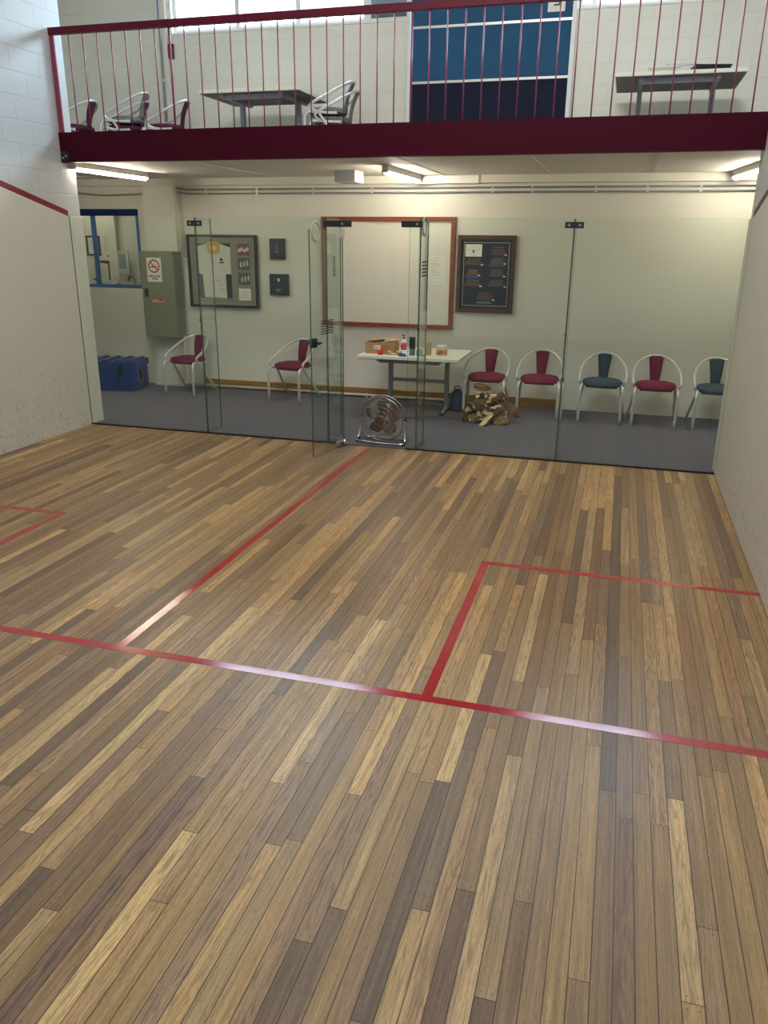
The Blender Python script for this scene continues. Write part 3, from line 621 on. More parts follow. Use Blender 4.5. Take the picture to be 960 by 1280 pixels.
# clear round stops at the top of the glass
m_clear = mat('frosted_plastic', (0.42, 0.43, 0.38), 0.3)
def ring_stop(loc, label, rz, parent):
    o = mb(m_clear).tube([(0.078*math.cos(a), 0, 0.078*math.sin(a)) for a in [2*PI*k/24 for k in range(24)]], 0.009, 8, closed=True).build('hanging_ring', parent, mtx=Matrix.Translation(loc) @ Matrix.Rotation(rz, 4, 'Z'))
    return o
ring_stop((0.014, -0.53, 2.00), None, PI/2, t)
rg = mb(m_clear).tube([(0.0, 0.05+0.075*math.cos(a), 0.078*math.sin(a)) for a in [2*PI*k/24 for k in range(24)]], 0.008, 8, closed=True).build('door_stop_ring'); rg.location = (3.675, 0.05, 2.055)
tag(rg, 'clear plastic ring at the top of the glass fin right of the door', 'ring')
# worn stickers with printing on the glass
def sticker_rows(name, label, loc, rz, w, rows, hgt, parent=None):
    b = mb(m_ink)
    for k in range(rows):
        x = -w/2
        while x < w/2-0.008:
            l = random.uniform(0.008, 0.02); b.box((x, -0.001, k*hgt), (min(x+l, w/2), 0, k*hgt+hgt*0.5)); x += l+0.005
    o = b.build(name, parent, mtx=Matrix.Translation(loc) @ Matrix.Rotation(rz, 4, 'Z'))
    if label: tag(o, label, 'sticker')
    return o
sticker_rows('door_sticker', None, (0.0075, -0.33, 1.12), PI/2, 0.24, 6, 0.022, t)
sticker_rows('door_sticker', None, (0.0075, -0.18, 1.62), PI/2, 0.05, 10, 0.018, t)
sticker_rows('glass_sticker', 'faded printed sticker high on the glass fin right of the door', (3.668, 0.16, 1.62), PI/2, 0.20, 5, 0.03)

# ================================================================== LIGHT FITTINGS
def batten(x0, y0, x1, y1, label, tube=None):
    L_ = math.hypot(x1-x0, y1-y0); rz = math.atan2(y1-y0, x1-x0)-PI/2
    t = thing('ceiling_light', label, 'light', (x0, y0, 2.65), rz, 'lobby ceiling lights')
    mb(m_white).box((-0.03, 0, -0.055), (0.03, L_, 0), bevel=0.004).build('housing', t)
    for y in (0.0, L_): mb(m_silver).box((-0.032, y-0.012, -0.075), (0.032, y+0.012, 0.0), bevel=0.002).build('end_cap', t)
    mb(tube or m_tube).cyl((0.0, 0.02, -0.072), (0.0, L_-0.02, -0.072), 0.016, 16).build('tube', t)
batten(0.03, 0.13, 0.00, 1.50, 'fluorescent batten on the lobby ceiling by the left court wall')
batten(3.03, 1.02, 3.05, 2.33, 'fluorescent batten on the lobby ceiling above the whiteboard')
batten(6.60, 0.95, 6.46, 2.30, 'fluorescent batten on the lobby ceiling behind the right court wall')
batten(-2.6, 3.0, -2.6, 4.0, 'fluorescent batten on the office ceiling', mat('fluorescent_tube_office', (0.9, 0.9, 0.9), 0.4, emit=(1.0, 0.93, 0.745), estr=30)); bpy.data.objects['ceiling_light.003'].location.z = 2.70
t = thing('junction_box', 'small pale box with a grey face on the lobby ceiling', 'box', (2.40, 1.55, 2.53))
mb(m_ceil).box((-0.10, 0, 0.0), (0.14, 0.30, 0.12), bevel=0.004).build('housing', t)
mb(m_pipegrey).box((-0.095, -0.006, 0.006), (0.135, 0.0, 0.114)).build('face_plate', t)

# ================================================================== CHAIRS
def seat_mesh():
    b = MB(); n = 32; rings = []
    prof = [(0.55, 0.395), (0.92, 0.398), (1.0, 0.415), (1.0, 0.432), (0.93, 0.452), (0.75, 0.462), (0.4, 0.466), (0.05, 0.467)]
    for s_, z in prof:
        ring = []
        for k in range(n):
            a = 2*PI*k/n; ca, sa = math.cos(a), math.sin(a); p_ = 2/2.7
            x = 0.222*math.copysign(abs(ca)**p_, ca)*s_; y = 0.205*math.copysign(abs(sa)**p_, sa)*s_
            x *= 1.0-0.10*(y/0.205) if y > 0 else 1.0
            zz = z - (0.010 if y < -0.15 else 0)
            ring.append(b.bm.verts.new((x, y-0.03, zz)))
        rings.append(ring)
    return b, rings
def make_chair(fabric, label, frame_m=m_silver):
    t = thing('tub_chair', label, 'chair')
    b, rings = seat_mesh(); b.m(fabric)
    for a, c in zip(rings, rings[1:]):
        for k in range(len(a)):
            f = b._f([a[k], a[(k+1) % len(a)], c[(k+1) % len(a)], c[k]])
            if f: f.smooth = True
    b._f(rings[0][::-1]); b._f(rings[-1]); b.build('seat', t)
    mb(m_black).box((-0.17, -0.16, 0.38), (0.17, 0.12, 0.397)).build('seat_base', t)
    # back pad: wider at the top
    bp = MB().m(fabric); rows = []
    for i in range(9):
        u = i/8; z = 0.435+u*0.278; w = 0.048+0.032*u; y = 0.165+0.085*u-0.02*math.sin(u*PI); th = 0.014
        rows.append([bp.bm.verts.new(q) for q in ((-w, y, z), (-w*0.6, y-th, z), (w*0.6, y-th, z), (w, y, z), (w*0.6, y+th, z), (-w*0.6, y+th, z))])
    for a, c in zip(rows, rows[1:]):
        for k in range(6):
            f = bp._f([a[k], a[(k+1) % 6], c[(k+1) % 6], c[k]])
            if f: f.smooth = True
    bp._f(rows[0][::-1]); bp._f(rows[-1]); bp.build('backrest', t)
    # arm hoop
    pts = [(0.205, -0.10, 0.405), (0.238, -0.165, 0.43), (0.252, -0.175, 0.48)]
    for k in range(1, 12):
        a = PI*k/12; pts.append((0.258*math.cos(a), -0.15+0.41*math.sin(a)**0.85, 0.49+0.232*math.sin(a)**0.9))
    pts += [(-0.252, -0.175, 0.48), (-0.238, -0.165, 0.43), (-0.205, -0.10, 0.405)]
    mb(frame_m).tube(spline(pts, 5), 0.0145, 10).build('arm_hoop', t)
    for s_ in (-1, 1):
        mb(frame_m).tube(spline([(s_*0.228, -0.25, 0.0), (s_*0.230, -0.252, 0.30), (s_*0.228, -0.242, 0.375), (s_*0.222, -0.20, 0.408), (s_*0.205, -0.05, 0.402), (s_*0.19, 0.10, 0.398)], 5), 0.0165, 10).build('leg', t)
        mb(frame_m).tube(spline([(s_*0.204, -0.105, 0.403), (s_*0.215, -0.06, 0.345), (s_*0.262, 0.21, 0.0)], 5), 0.0145, 10).build('leg', t)
    return t
chair_sets = [
    (m_burg, [
        (0.06, 2.11, -9, 0, 'burgundy seated chair beside the blue crate under the framed shirt', 'burgundy tub chairs in the lobby'),
        (1.55, 2.09, -12, 0, 'burgundy seated chair standing alone left of the glass door', 'burgundy tub chairs in the lobby'),
        (4.02, 2.03, 0, 0, 'burgundy seated chair right beside the white table with firewood under it', 'burgundy tub chairs in the lobby'),
        (4.625, 2.09, 2, 0, 'burgundy seated chair between the firewood heap and the blue-grey chairs', 'burgundy tub chairs in the lobby'),
        (5.905, 2.07, 2, 0, 'burgundy seated chair between the two blue-grey chairs', 'burgundy tub chairs in the lobby')]),
    (m_blue, [
        (5.33, 2.09, 0, 0, 'blue-grey seated chair fully in view between two burgundy chairs', 'blue-grey tub chairs in the lobby'),
        (6.55, 2.07, 2, 0, 'blue-grey seated chair partly hidden by the right court wall', 'blue-grey tub chairs in the lobby')]),
    (m_dkpurp, [
        (-1.10, 1.85, -90, ZM, 'dark purple chair at the far left end of the balcony behind the railing', 'chairs on the balcony'),
        (-0.50, 2.02, -82, ZM, 'dark seated lower chair of the stacked pair at the left of the balcony', 'chairs on the balcony'),
        (0.03, 2.05, -80, ZM, 'purple backed single chair on the balcony left of the table', 'chairs on the balcony')]),
    (m_greyfab, [
        (-0.46, 1.97, -82, ZM+0.085, 'grey seated upper chair of the stacked pair at the left of the balcony', 'chairs on the balcony'),
        (2.20, 1.90, -80, ZM, 'grey lower chair of the stacked pair right of the balcony table', 'chairs on the balcony'),
        (2.16, 1.86, -80, ZM+0.085, 'grey upper chair of the stacked pair right of the balcony table', 'chairs on the balcony')])]
for fab, spots in chair_sets:
    proto = None
    for (x, y, rz, z, lab, grp) in spots:
        if proto is None: proto = o = make_chair(fab, lab)
        else: o = copy_tree(proto)
        o['label'] = lab; o['group'] = grp; o.location = (x, y, z); o.rotation_euler = (0, 0, math.radians(rz))

# ================================================================== TABLES
def make_table(w, d, label, group=None):
    t = thing('folding_table', label, 'table', (0, 0, 0), 0, group)
    mb(m_tabletop).box((-w/2, -d/2, 0.668), (w/2, d/2, 0.702), bevel=0.004).build('tabletop', t)
    mb(m_under).box((-w/2+0.01, -d/2+0.01, 0.662), (w/2-0.01, d/2-0.01, 0.668)).build('underside', t)
    yc = 0.15
    for s_ in (-1, 1):
        x = s_*(w/2-0.24)
        b = mb(m_greytube); b.box((x-0.024, yc-0.03, 0.03), (x+0.024, yc+0.03, 0.662), bevel=0.004); b.build('leg', t)
        f = mb(m_greytube); f.tube(spline([(x, yc-0.26, 0.020), (x, yc-0.15, 0.034), (x, yc, 0.05), (x, yc+0.15, 0.034), (x, yc+0.26, 0.020)], 5), 0.018, 8); fo = f.build('foot', t)
        for y in (yc-0.27, yc+0.27): mb(m_black).box((x-0.022, y-0.015, 0.0), (x+0.022, y+0.015, 0.034), bevel=0.003).build('foot_cap', fo)
        mb(m_greytube).box((x-0.02, -d/2+0.06, 0.632), (x+0.02, d/2-0.06, 0.662)).build('bearer', t)
    mb(m_greytube).box((-w/2+0.24, yc-0.012, 0.335), (w/2-0.24, yc+0.012, 0.375)).build('stretcher', t)
    mb(m_greytube).box((-w/2+0.24, -d/2+0.10, 0.615), (w/2-0.24, -d/2+0.13, 0.662)).build('front_rail', t)
    return t
tb = make_table(1.17, 0.88, 'cream topped folding table under the whiteboard in the lobby')
tb.location = (3.215, 1.755, 0)
t2 = copy_tree(tb); t2['label'] = 'table at the left of the balcony behind the railing'; t2.location = (1.40, 1.80, ZM)
t3 = copy_tree(tb); t3['label'] = 'table with papers on it at the right of the balcony'; t3.location = (5.76, 1.84, ZM)

# papers on the balcony table
zt = ZM+0.703
pg = 'papers on the right balcony table'
for i, (x, y, w, d, h, rz, lab) in enumerate([(5.60, 1.55, 0.30, 0.21, 0.040, 8, 'low stack of white papers at the left on the balcony table'), (5.80, 1.80, 0.33, 0.22, 0.10, -12, 'taller stack of magazines in the middle of the balcony table'), (6.03, 1.56, 0.32, 0.21, 0.045, 12, 'dark folders at the right on the balcony table')]):
    t = thing('paper_stack', lab, 'papers', (x, y, zt), math.radians(rz), pg)
    b = mb(m_paper if i < 2 else m_black)
    z = 0
    while z < h-0.001:
        dx, dy, ra = random.uniform(-.01, .01), random.uniform(-.01, .01), random.uniform(-.06, .06)
        b.box((-w/2, -d/2, z), (w/2, d/2, z+0.004), Matrix.Translation((dx, dy, 0)) @ Matrix.Rotation(ra, 4, 'Z')); z += 0.005
    b.build('sheets', t)
    if i == 1: mb(m_ink).box((-w/2+0.01, -d/2, z), (w/2-0.02, d/2-0.03, z+0.002)).build('cover_sheet', t)

# ------------------------------------------------------------------ things on the lobby table
Z0 = 0.702
m_card = mat('cardboard', (0.36, 0.235, 0.10), 0.8, var=0.08)
m_kraft = mat('kraft', (0.40, 0.29, 0.165), 0.75)
t = thing('cardboard_box', 'open brown cardboard box at the left end of the white table', 'box', (2.845, 1.62, Z0), math.radians(3))
b = mb(m_card); w, d, h = 0.175, 0.11, 0.125
for a0, a1 in (((-w, -d, 0), (w, -d+0.004, h)), ((-w, d-0.004, 0), (w, d, h)), ((-w, -d, 0), (-w+0.004, d, h)), ((w-0.004, -d, 0), (w, d, h)), ((-w, -d, 0), (w, d, 0.004))): b.box(a0, a1)
b.build('box_body', t)
b = mb(m_card); b.box((0, 0, 0), (0.34, 0.05, 0.003), Matrix.Translation((-0.17, d-0.003, h)) @ Matrix.Rotation(math.radians(25), 4, 'X')); b.build('flap', t)
b = mb(m_paper); b.box((-0.075, -d-0.0015, 0.05), (0.0, -d, 0.095)); b.build('shipping_label', t)
b = mb(m_ink); lines(b, -0.07, -0.01, (0.058, 0.066, 0.074, 0.082), -d-0.0015, 0.0025); b.build('print', t)
b = mb(m_red); lines(b, 0.02, 0.12, (0.06, 0.075, 0.09), -d, 0.004); b.build('red_print', t)
cg = 'odds and ends in the cardboard box'
for i, (x0, z0_, x1, z1_, r_, mt_) in enumerate([(2.70, .80, 2.87, .845, .010, m_ink), (2.81, .80, 2.99, .855, .007, m_paper), (2.78, .79, 2.94, .85, .008, m_black), (2.87, .80, 3.01, .84, .006, m_kraft)]):
    tag(mb(mt_).tube(spline([(x0, 1.58+0.02*i, z0_), ((x0+x1)/2, 1.60, (z0_+z1_)/2+0.012), (x1, 1.62+0.01*i, z1_)], 4), r_, 8).build('packing_strip'),
        ['dark strap sticking out at the left of the cardboard box', 'pale packing strip sticking out of the cardboard box', 'black strap lying across the cardboard box', 'thin brown strip at the right of the cardboard box'][i], 'strip', cg)
t = thing('red_cup', 'small bright red cup in front of the cardboard box', 'cup', (2.865, 1.45, Z0))
mb(mat('red_plastic', (0.55, 0.012, 0.012), 0.35)).lathe([(0.026, 0), (0.036, 0.05), (0.033, 0.05), (0.024, 0.006)], 20).build('cup_body', t)
t = thing('tape_dispenser', 'small beige roll and grey dispenser beside the red cup', 'dispenser', (2.99, 1.46, Z0))
mb(m_kraft).cyl((-0.03, 0, 0.022), (0.01, 0, 0.022), 0.022).build('roll', t)
mb(m_silver).box((0.005, -0.02, 0), (0.075, 0.02, 0.022), bevel=0.004).build('base', t)
t = thing('squash_ball_tin', 'yellow and purple patterned tin on the white table', 'tin', (3.085, 1.47, Z0))
mb(mat('yellow_tin', (0.42, 0.36, 0.12), 0.4)).lathe([(0.03, 0), (0.032, 0.045), (0.02, 0.05), (0.005, 0.05)], 20).build('tin_body', t)
mb(mat('purple_label', (0.14, 0.07, 0.19), 0.5)).lathe([(0.0325, 0.010), (0.0328, 0.026)], 20).build('label_band', t)
t = thing('soap_bottle', 'white pump soap bottle with a red label on the table', 'bottle', (3.10, 1.62, Z0))
mb(m_paper).lathe([(0.030, 0), (0.033, 0.01), (0.033, 0.13), (0.024, 0.155), (0.012, 0.16), (0.012, 0.165)], 24).build('bottle_body', t)
mb(mat('red_label', (0.60, 0.03, 0.05), 0.4)).lathe([(0.0336, 0.075), (0.0336, 0.125)], 24).build('label_band', t)
mb(mat('mauve_label', (0.25, 0.05, 0.16), 0.4)).lathe([(0.0336, 0.045), (0.0336, 0.072)], 24).build('lower_label_band', t)
pb = mb(m_black); pb.lathe([(0.013, 0.165), (0.013, 0.178), (0.005, 0.18), (0.005, 0.20), (0.011, 0.202), (0.011, 0.212)], 16); pb.box((-0.028, -0.006, 0.204), (0.0, 0.006, 0.213)); pb.build('pump', t)
t = thing('spray_can', 'tall black capped tube container in the middle of the table', 'container', (3.225, 1.52, Z0))
mb(m_blackm).lathe([(0.036, 0.075), (0.036, 0.20), (0.033, 0.203), (0.01, 0.203)], 24).build('cap', t)
mb(mat('slate_tube', (0.10, 0.14, 0.18), 0.3)).lathe([(0.034, 0), (0.034, 0.075)], 24).build('container_body', t)
t = thing('glass_jar', 'low clear blue-grey jar beside the black container', 'jar', (3.315, 1.50, Z0))
mb(mat('smoky_glass', (0.22, 0.27, 0.30), 0.1)).lathe([(0.032, 0), (0.036, 0.01), (0.036, 0.055), (0.03, 0.065), (0.03, 0.07), (0.02, 0.07)], 24).build('jar_body', t)
t = thing('blue_cloth', 'small crumpled blue cloth on the front of the table', 'cloth', (3.15, 1.39, Z0))
bl = MB().m(mat('royal_blue_cloth', (0.02, 0.06, 0.25), 0.8)); rr = []
for i in range(5):
    rr.append([bl.bm.verts.new(((0.05-i*0.010)*math.cos(2*PI*k/14)*(1+0.12*math.sin(5*k)), (0.035-i*0.007)*math.sin(2*PI*k/14)*(1+0.12*math.cos(3*k)), [0, 0.012, 0.022, 0.028, 0.03][i]+0.004*math.sin(k*2.3+i))) for k in range(14)])
for a, c in zip(rr, rr[1:]):
    for k in range(14): bl._f([a[k], a[(k+1) % 14], c[(k+1) % 14], c[k]])
bl._f(rr[0][::-1]); bl._f(rr[-1]); bl.build('folded_cloth', t)
t = thing('kraft_tube', 'upright brown cardboard tube on the white table', 'tube', (3.395, 1.58, Z0))
mb(m_kraft).box((-0.033, -0.025, 0), (0.033, 0.025, 0.145), bevel=0.003).build('tube_body', t)
t = thing('lens_cap', 'small black cap lying beside the brown tube', 'cap', (3.37, 1.49, Z0))
mb(m_black).lathe([(0.022, 0), (0.022, 0.010), (0.018, 0.013), (0.005, 0.013)], 20).build('cap_disc', t)
t = thing('plastic_tub', 'clear tub with an orange and red label right of the tube', 'tub', (3.545, 1.62, Z0))
mb(mat('cloudy_plastic', (0.55, 0.52, 0.44), 0.25)).lathe([(0.055, 0), (0.060, 0.005), (0.062, 0.105), (0.060, 0.11), (0.055, 0.11), (0.054, 0.02)], 28).build('tub_body', t)
mb(mat('orange_label', (0.42, 0.22, 0.09), 0.5)).lathe([(0.0625, 0.015), (0.0632, 0.072)], 28).build('label_band', t)
b = mb(m_red); b.cyl((0.0, -0.0645, 0.045), (0.0, -0.060, 0.045), 0.018, 16); b.m(m_ink).box((-0.03, -0.063, 0.022), (-0.005, -0.0575, 0.030)); b.build('label_print', t)

# ================================================================== FAN
t = thing('floor_fan', 'bronze bladed floor fan with wire cage standing in the doorway', 'fan', (3.265, 0.21, 0), math.radians(-6))
FC = Vector((0, 0, 0.247)); R0 = 0.23; tilt = Matrix.Translation(FC) @ Matrix.Rotation(math.radians(8), 4, 'X')
m_wire = mat('wire_chrome', (0.55, 0.50, 0.46), 0.2, 0.9)
m_bronze = mat('bronze', (0.20, 0.10, 0.065), 0.35, 0.6)
def dome(r, side): return side*(0.035+0.05*math.sqrt(max(0, 1-(r/R0)**2)))
for side, nm in ((-1, 'front_cage'), (1, 'rear_cage')):
    g = mb(m_wire)
    for r in (0.055, 0.10, 0.145, 0.185, R0): g.tube([(r*math.cos(2*PI*k/40), dome(r, side), r*math.sin(2*PI*k/40)) for k in range(40)], 0.0018 if r < R0 else 0.005, 5, closed=True)
    NW = 60 if side < 0 else 36
    for k in range(NW):
        a = 2*PI*k/NW; pts = []
        for i in range(6):
            r = 0.045+(R0-0.045)*i/5; aa = a+0.5*(i/5)*(1 if side < 0 else -1); pts.append((r*math.cos(aa), dome(r, side), r*math.sin(aa)))
        g.tube(pts, 0.0011, 4, caps=False)
    g.build(nm, t, mtx=tilt)
mb(m_bronze).cyl((0, -0.092, 0), (0, -0.080, 0), 0.045, 28).build('badge', t, mtx=tilt)
mb(m_bronze).cyl((0, 0.02, 0), (0, 0.13, 0), 0.06, 24, 0.045).build('motor', t, mtx=tilt)
bl = mb(m_bronze)
hub = mb(m_bronze).cyl((0, -0.04, 0), (0, 0.02, 0), 0.035, 20).build('hub', t, mtx=tilt)
m_blade = mat('blade_metal', (0.13, 0.085, 0.07), 0.4, 0.5)
for k in range(5):
    a0 = 2*PI*k/5+0.3; B_ = mb(m_blade); A_, C_ = [], []
    for i in range(7):
        r = 0.03+0.155*i/6; hw = 0.22+0.34*math.sin(PI*min(1, (i+1)/7))
        for lst, s_ in ((A_, -1), (C_, 1)):
            a = a0+s_*hw; lst.append((r*math.cos(a), -0.01+s_*0.022, r*math.sin(a)))
    for i in range(6):
        q = [A_[i], C_[i], C_[i+1], A_[i+1]]; vs_ = [B_.bm.verts.new(p_) for p_ in q]; B_._f(vs_)
        vs_ = [B_.bm.verts.new((p_[0], p_[1]+0.0015, p_[2])) for p_ in q[::-1]]; B_._f(vs_)
    B_.build('blade', t, mtx=tilt, recalc=False)
mb(m_chrome).tube(spline([(-0.235, 0.0, 0.245), (-0.245, -0.01, 0.10), (-0.25, -0.05, 0.028), (-0.22, -0.09, 0.016), (0, -0.10, 0.014), (0.22, -0.09, 0.016), (0.25, -0.05, 0.028), (0.245, -0.01, 0.10), (0.235, 0.0, 0.245)], 6), 0.010, 10).build('stand', t)
mb(m_chrome).tube(spline([(-0.245, -0.01, 0.10), (-0.235, 0.10, 0.02), (-0.15, 0.14, 0.012), (0.15, 0.14, 0.012), (0.235, 0.10, 0.02), (0.245, -0.01, 0.10)], 6), 0.008, 8).build('rear_stand', t)
for x in (-0.245, 0.245):
    mb(m_black).cyl((x, -0.085, 0.0), (x, -0.03, 0.038), 0.017, 12).build('rubber_foot', t)
    mb(m_black).cyl((x*0.93, 0, 0.245), (x*1.03, 0, 0.245), 0.014, 12).build('tilt_knob', t)
mb(m_black).tube(spline([(0.02, 0.13, 0.22), (0.24, 0.16, 0.24), (0.42, 0.14, 0.27), (0.62, 0.5, 0.20), (0.55, 1.0, 0.06), (0.5, 1.3, 0.006)], 8), 0.004, 6).build('power_cord', t)

# ================================================================== FIREWOOD
m_bark = wood_mat('bark', (0.055, 0.030, 0.014), (0.17, 0.095, 0.042), (20, 20, 20), 0.85)
m_split = wood_mat('split_wood', (0.55, 0.40, 0.21), (0.80, 0.64, 0.40), (8, 8, 40), 0.8)
m_split2 = wood_mat('split_wood_brown', (0.19, 0.105, 0.04), (0.36, 0.22, 0.10), (8, 8, 40), 0.8)
def log(loc, rot, L_, R_, open_=1.3, dark=False):
    """split log: wedge with curved bark side and ragged pale cut faces, axis along local X"""
    b = MB(); b.m(m_bark); b.m(m_split2 if dark else m_split); n = 6; secs = []
    for i in range(6):
        u = i/5; x = -L_/2+L_*u; s_ = (0.55+0.45*math.sin(PI*(0.15+0.7*u)))*random.uniform(0.85, 1.1)
        ring = [(x+random.uniform(-.012, .012), random.uniform(-.008, .008), random.uniform(-.006, .006))]
        for k in range(n):
            a = -open_/2+open_*k/(n-1)+PI/2; ring.append((x+random.uniform(-.008, .008), R_*s_*math.cos(a)*random.uniform(.9, 1.1), R_*s_*math.sin(a)*random.uniform(.9, 1.08)))
        secs.append([b.bm.verts.new(p_) for p_ in ring])
    m_ = n+1
    for a, c in zip(secs, secs[1:]):
        for k in range(m_):
            b.cur = 0 if 1 <= k < n else 1
            b._f([a[k], a[(k+1) % m_], c[(k+1) % m_], c[k]])
    b.cur = 1; b._f(secs[0][::-1]); b._f(secs[-1])
    o = b.build('firewood_log'); o.location = loc; o.rotation_euler = tuple(math.radians(r_) for r_ in rot); return o
lg = 'split firewood heap under the chair'
LOGS = [ # x, y, z, rx, ry, rz, length, radius, dark, label
    (3.93, 1.52, .06, 200, 0, 10, .22, .12, 1, 'dark barked log chunk at the bottom left of the firewood heap'),
    (4.28, 1.46, .08, 170, 10, 80, .20, .13, 1, 'dark round-ended log at the bottom right of the firewood heap'),
    (4.10, 1.36, .05, 120, -25, 70, .22, .09, 0, 'pale split piece jutting out at the front of the firewood heap'),
    (4.36, 1.55, .14, 40, 28, -20, .30, .08, 1, 'long slab leaning down at the right of the firewood heap'),
    (4.02, 1.60, .34, 30, 12, 20, .20, .08, 0, 'pale split piece on the very top of the firewood heap'),
    (4.22, 1.56, .25, 80, -50, 10, .20, .07, 0, 'pointed pale splinter piece standing up right of the heap top')]
for x, y, z, rx, ry, rz, l_, r_, dk, lab in LOGS: tag(log((x, y, z), (rx, ry, rz), l_, r_, 1.4, dk), lab, 'firewood', lg)
rs = random.Random(21)
layers = [(0.045, 9, 0.22, 0.14), (0.115, 8, 0.18, 0.12), (0.185, 7, 0.14, 0.10), (0.25, 5, 0.095, 0.07), (0.305, 3, 0.05, 0.04)]
for z, cnt, rx_, ry_ in layers:
    for k in range(cnt):
        a = 2*PI*k/cnt+rs.uniform(-.3, .3)+z*9
        x, y = 4.10+rx_*math.cos(a), 1.54+ry_*math.sin(a)
        front = math.sin(a) < 0.2
        dk = rs.random() < (0.25 if front else 0.5)
        tag(log((x, y, z+rs.uniform(-.01, .015)), (rs.choice((20, 70, 110, 160, 200))+rs.uniform(-25, 25), rs.uniform(-35, 35), math.degrees(a)+90+rs.uniform(-50, 50)), rs.uniform(.10, .17), rs.uniform(.042, .066), rs.uniform(1.0, 1.8), dk),
            'split piece in the body of the firewood heap under the chair', 'firewood', lg)

# blue bag under the table
t = thing('blue_bag', 'small dark blue bag on the carpet between table and firewood', 'bag', (3.67, 2.02, 0))
b = MB().m(mat('blue_nylon', (0.012, 0.055, 0.13), 0.6, var=0.3, vscale=20)); rr = []
for i, (s_, z) in enumerate([(0.85, 0), (1.0, 0.03), (1.05, 0.10), (0.95, 0.17), (0.75, 0.22), (0.4, 0.25), (0.1, 0.255)]):
    rr.append([b.bm.verts.new((0.085*s_*math.cos(2*PI*k/18)*(1+0.07*math.sin(k*2.1+i)), 0.11*s_*math.sin(2*PI*k/18)*(1+0.07*math.cos(k*1.7+i)), z+0.006*math.sin(k*1.3+i*2) if i else 0)) for k in range(18)])
for a, c in zip(rr, rr[1:]):
    for k in range(18):
        f = b._f([a[k], a[(k+1) % 18], c[(k+1) % 18], c[k]]); f.smooth = True
b._f(rr[0][::-1]); b._f(rr[-1]); b.build('bag_body', t)
mb(m_black).tube(spline([(-0.04, 0, 0.24), (-0.03, 0.0, 0.285), (0.03, 0, 0.285), (0.04, 0, 0.24)], 5), 0.006, 8).build('handle', t)

# ================================================================== BLUE CRATE
t = thing('storage_crate', 'long blue plastic crate with ribbed lid on the carpet by the left', 'crate', (-1.147, 2.0, 0), math.radians(10))
w, d, h = 0.50, 0.25, 0.40
b = mb(m_crate); b.box((-w+0.02, -d+0.02, 0), (w-0.02, d-0.02, 0.30), bevel=0.012)
for x in [-w+0.06+0.22*k for k in range(5)]: b.box((x-0.035, -d+0.005, 0.01), (x+0.035, -d+0.025, 0.28), bevel=0.006)
for y in (-0.15, 0.15): b.box((w-0.03, y-0.05, 0.01), (w-0.005, y+0.05, 0.28), bevel=0.006)
b.build('crate_body', t)
b = mb(m_crate); b.box((-w, -d, 0.30), (w, d, 0.385), bevel=0.012)
for k in range(6): x = -w+0.08+k*0.168; b.box((x-0.03, -d+0.01, 0.38), (x+0.03, d-0.01, 0.402), bevel=0.006)
b.build('lid', t)
for x in (-0.28, 0.30):
    mb(m_black).box((x-0.022, -d-0.012, 0.20), (x+0.022, -d+0.008, 0.35), bevel=0.003).build('latch', t)
b = mb(m_black); b.box((w-0.02, -0.055, 0.14), (w+0.006, 0.055, 0.26), bevel=0.004); b.build('side_handle', t)

# ================================================================== ELECTRICAL CABINET
t = thing('switchboard_cabinet', 'sage green metal switchboard cabinet on the pilaster above the crate', 'cabinet', (-0.385, 2.42, 0.69))
mb(m_boxside).box((-0.24, -0.19, 0), (0.24, 0, 1.075), bevel=0.004).build('cabinet_body', t)
dr_ = mb(m_boxgreen).box((-0.243, -0.212, -0.006), (0.243, -0.192, 1.083), bevel=0.004).build('door', t)
lkb = mb(m_black).box((-0.205, -0.222, 0.51), (-0.150, -0.211, 0.615), bevel=0.003).build('lock_handle', dr_)
sg = mb(m_paper).box((-0.145, -0.2145, 0.70), (0.065, -0.2122, 1.00)).build('no_smoking_sign', dr_)
cx_, cz_ = -0.04, 0.895
b = mb(m_red).ring_disc((cx_, 0, cz_), 0.066, 0.084, -0.2165, -0.2147, 40)
b.box((-0.075, -0.2170, -0.008), (0.075, -0.2150, 0.008), Matrix.Translation((cx_, 0, cz_)) @ Matrix.Rotation(math.radians(45), 4, 'Y')); b.build('prohibition_ring', sg)
b = mb(m_ink).box((cx_-0.055, -0.2158, cz_-0.016), (cx_+0.03, -0.2147, cz_-0.002)); b.box((cx_+0.034, -0.2158, cz_-0.016), (cx_+0.052, -0.2147, cz_-0.002)); b.build('cigarette', sg)
b = mb(m_greyink)
for k in range(3): b.tube(spline([(cx_+0.02-0.012*k, -0.2152, cz_+0.005), (cx_+0.035-0.012*k, -0.2152, cz_+0.018), (cx_+0.015-0.008*k, -0.2152, cz_+0.03), (cx_+0.03-0.012*k, -0.2152, cz_+0.045)], 4), 0.0014, 4)
b.build('smoke_wisp', sg)
text_mesh('SMOKE FREE', 0.030, (cx_, -0.2148, 0.760), 'sign_text', sg, m_ink, bold=0.0012)
text_mesh('ZONE', 0.030, (cx_, -0.2148, 0.728), 'sign_text', sg, m_ink, bold=0.0012)
b = mb(m_red); b.box((-0.115, -0.2140, 0.425), (0.07, -0.2122, 0.485)); b.cyl((0.07, -0.2140, 0.455), (0.07, -0.2122, 0.455), 0.030, 24); st = b.build('red_sticker', dr_)
b = mb(m_paper); lines(b, -0.105, 0.0, (0.462,), -0.2140, 0.010, 0.1); lines(b, -0.105, 0.045, (0.442,), -0.2140, 0.010, 0.1); b.ring_disc((0.068, 0, 0.455), 0.014, 0.020, -0.2150, -0.2140, 20); b.build('sticker_print', st)

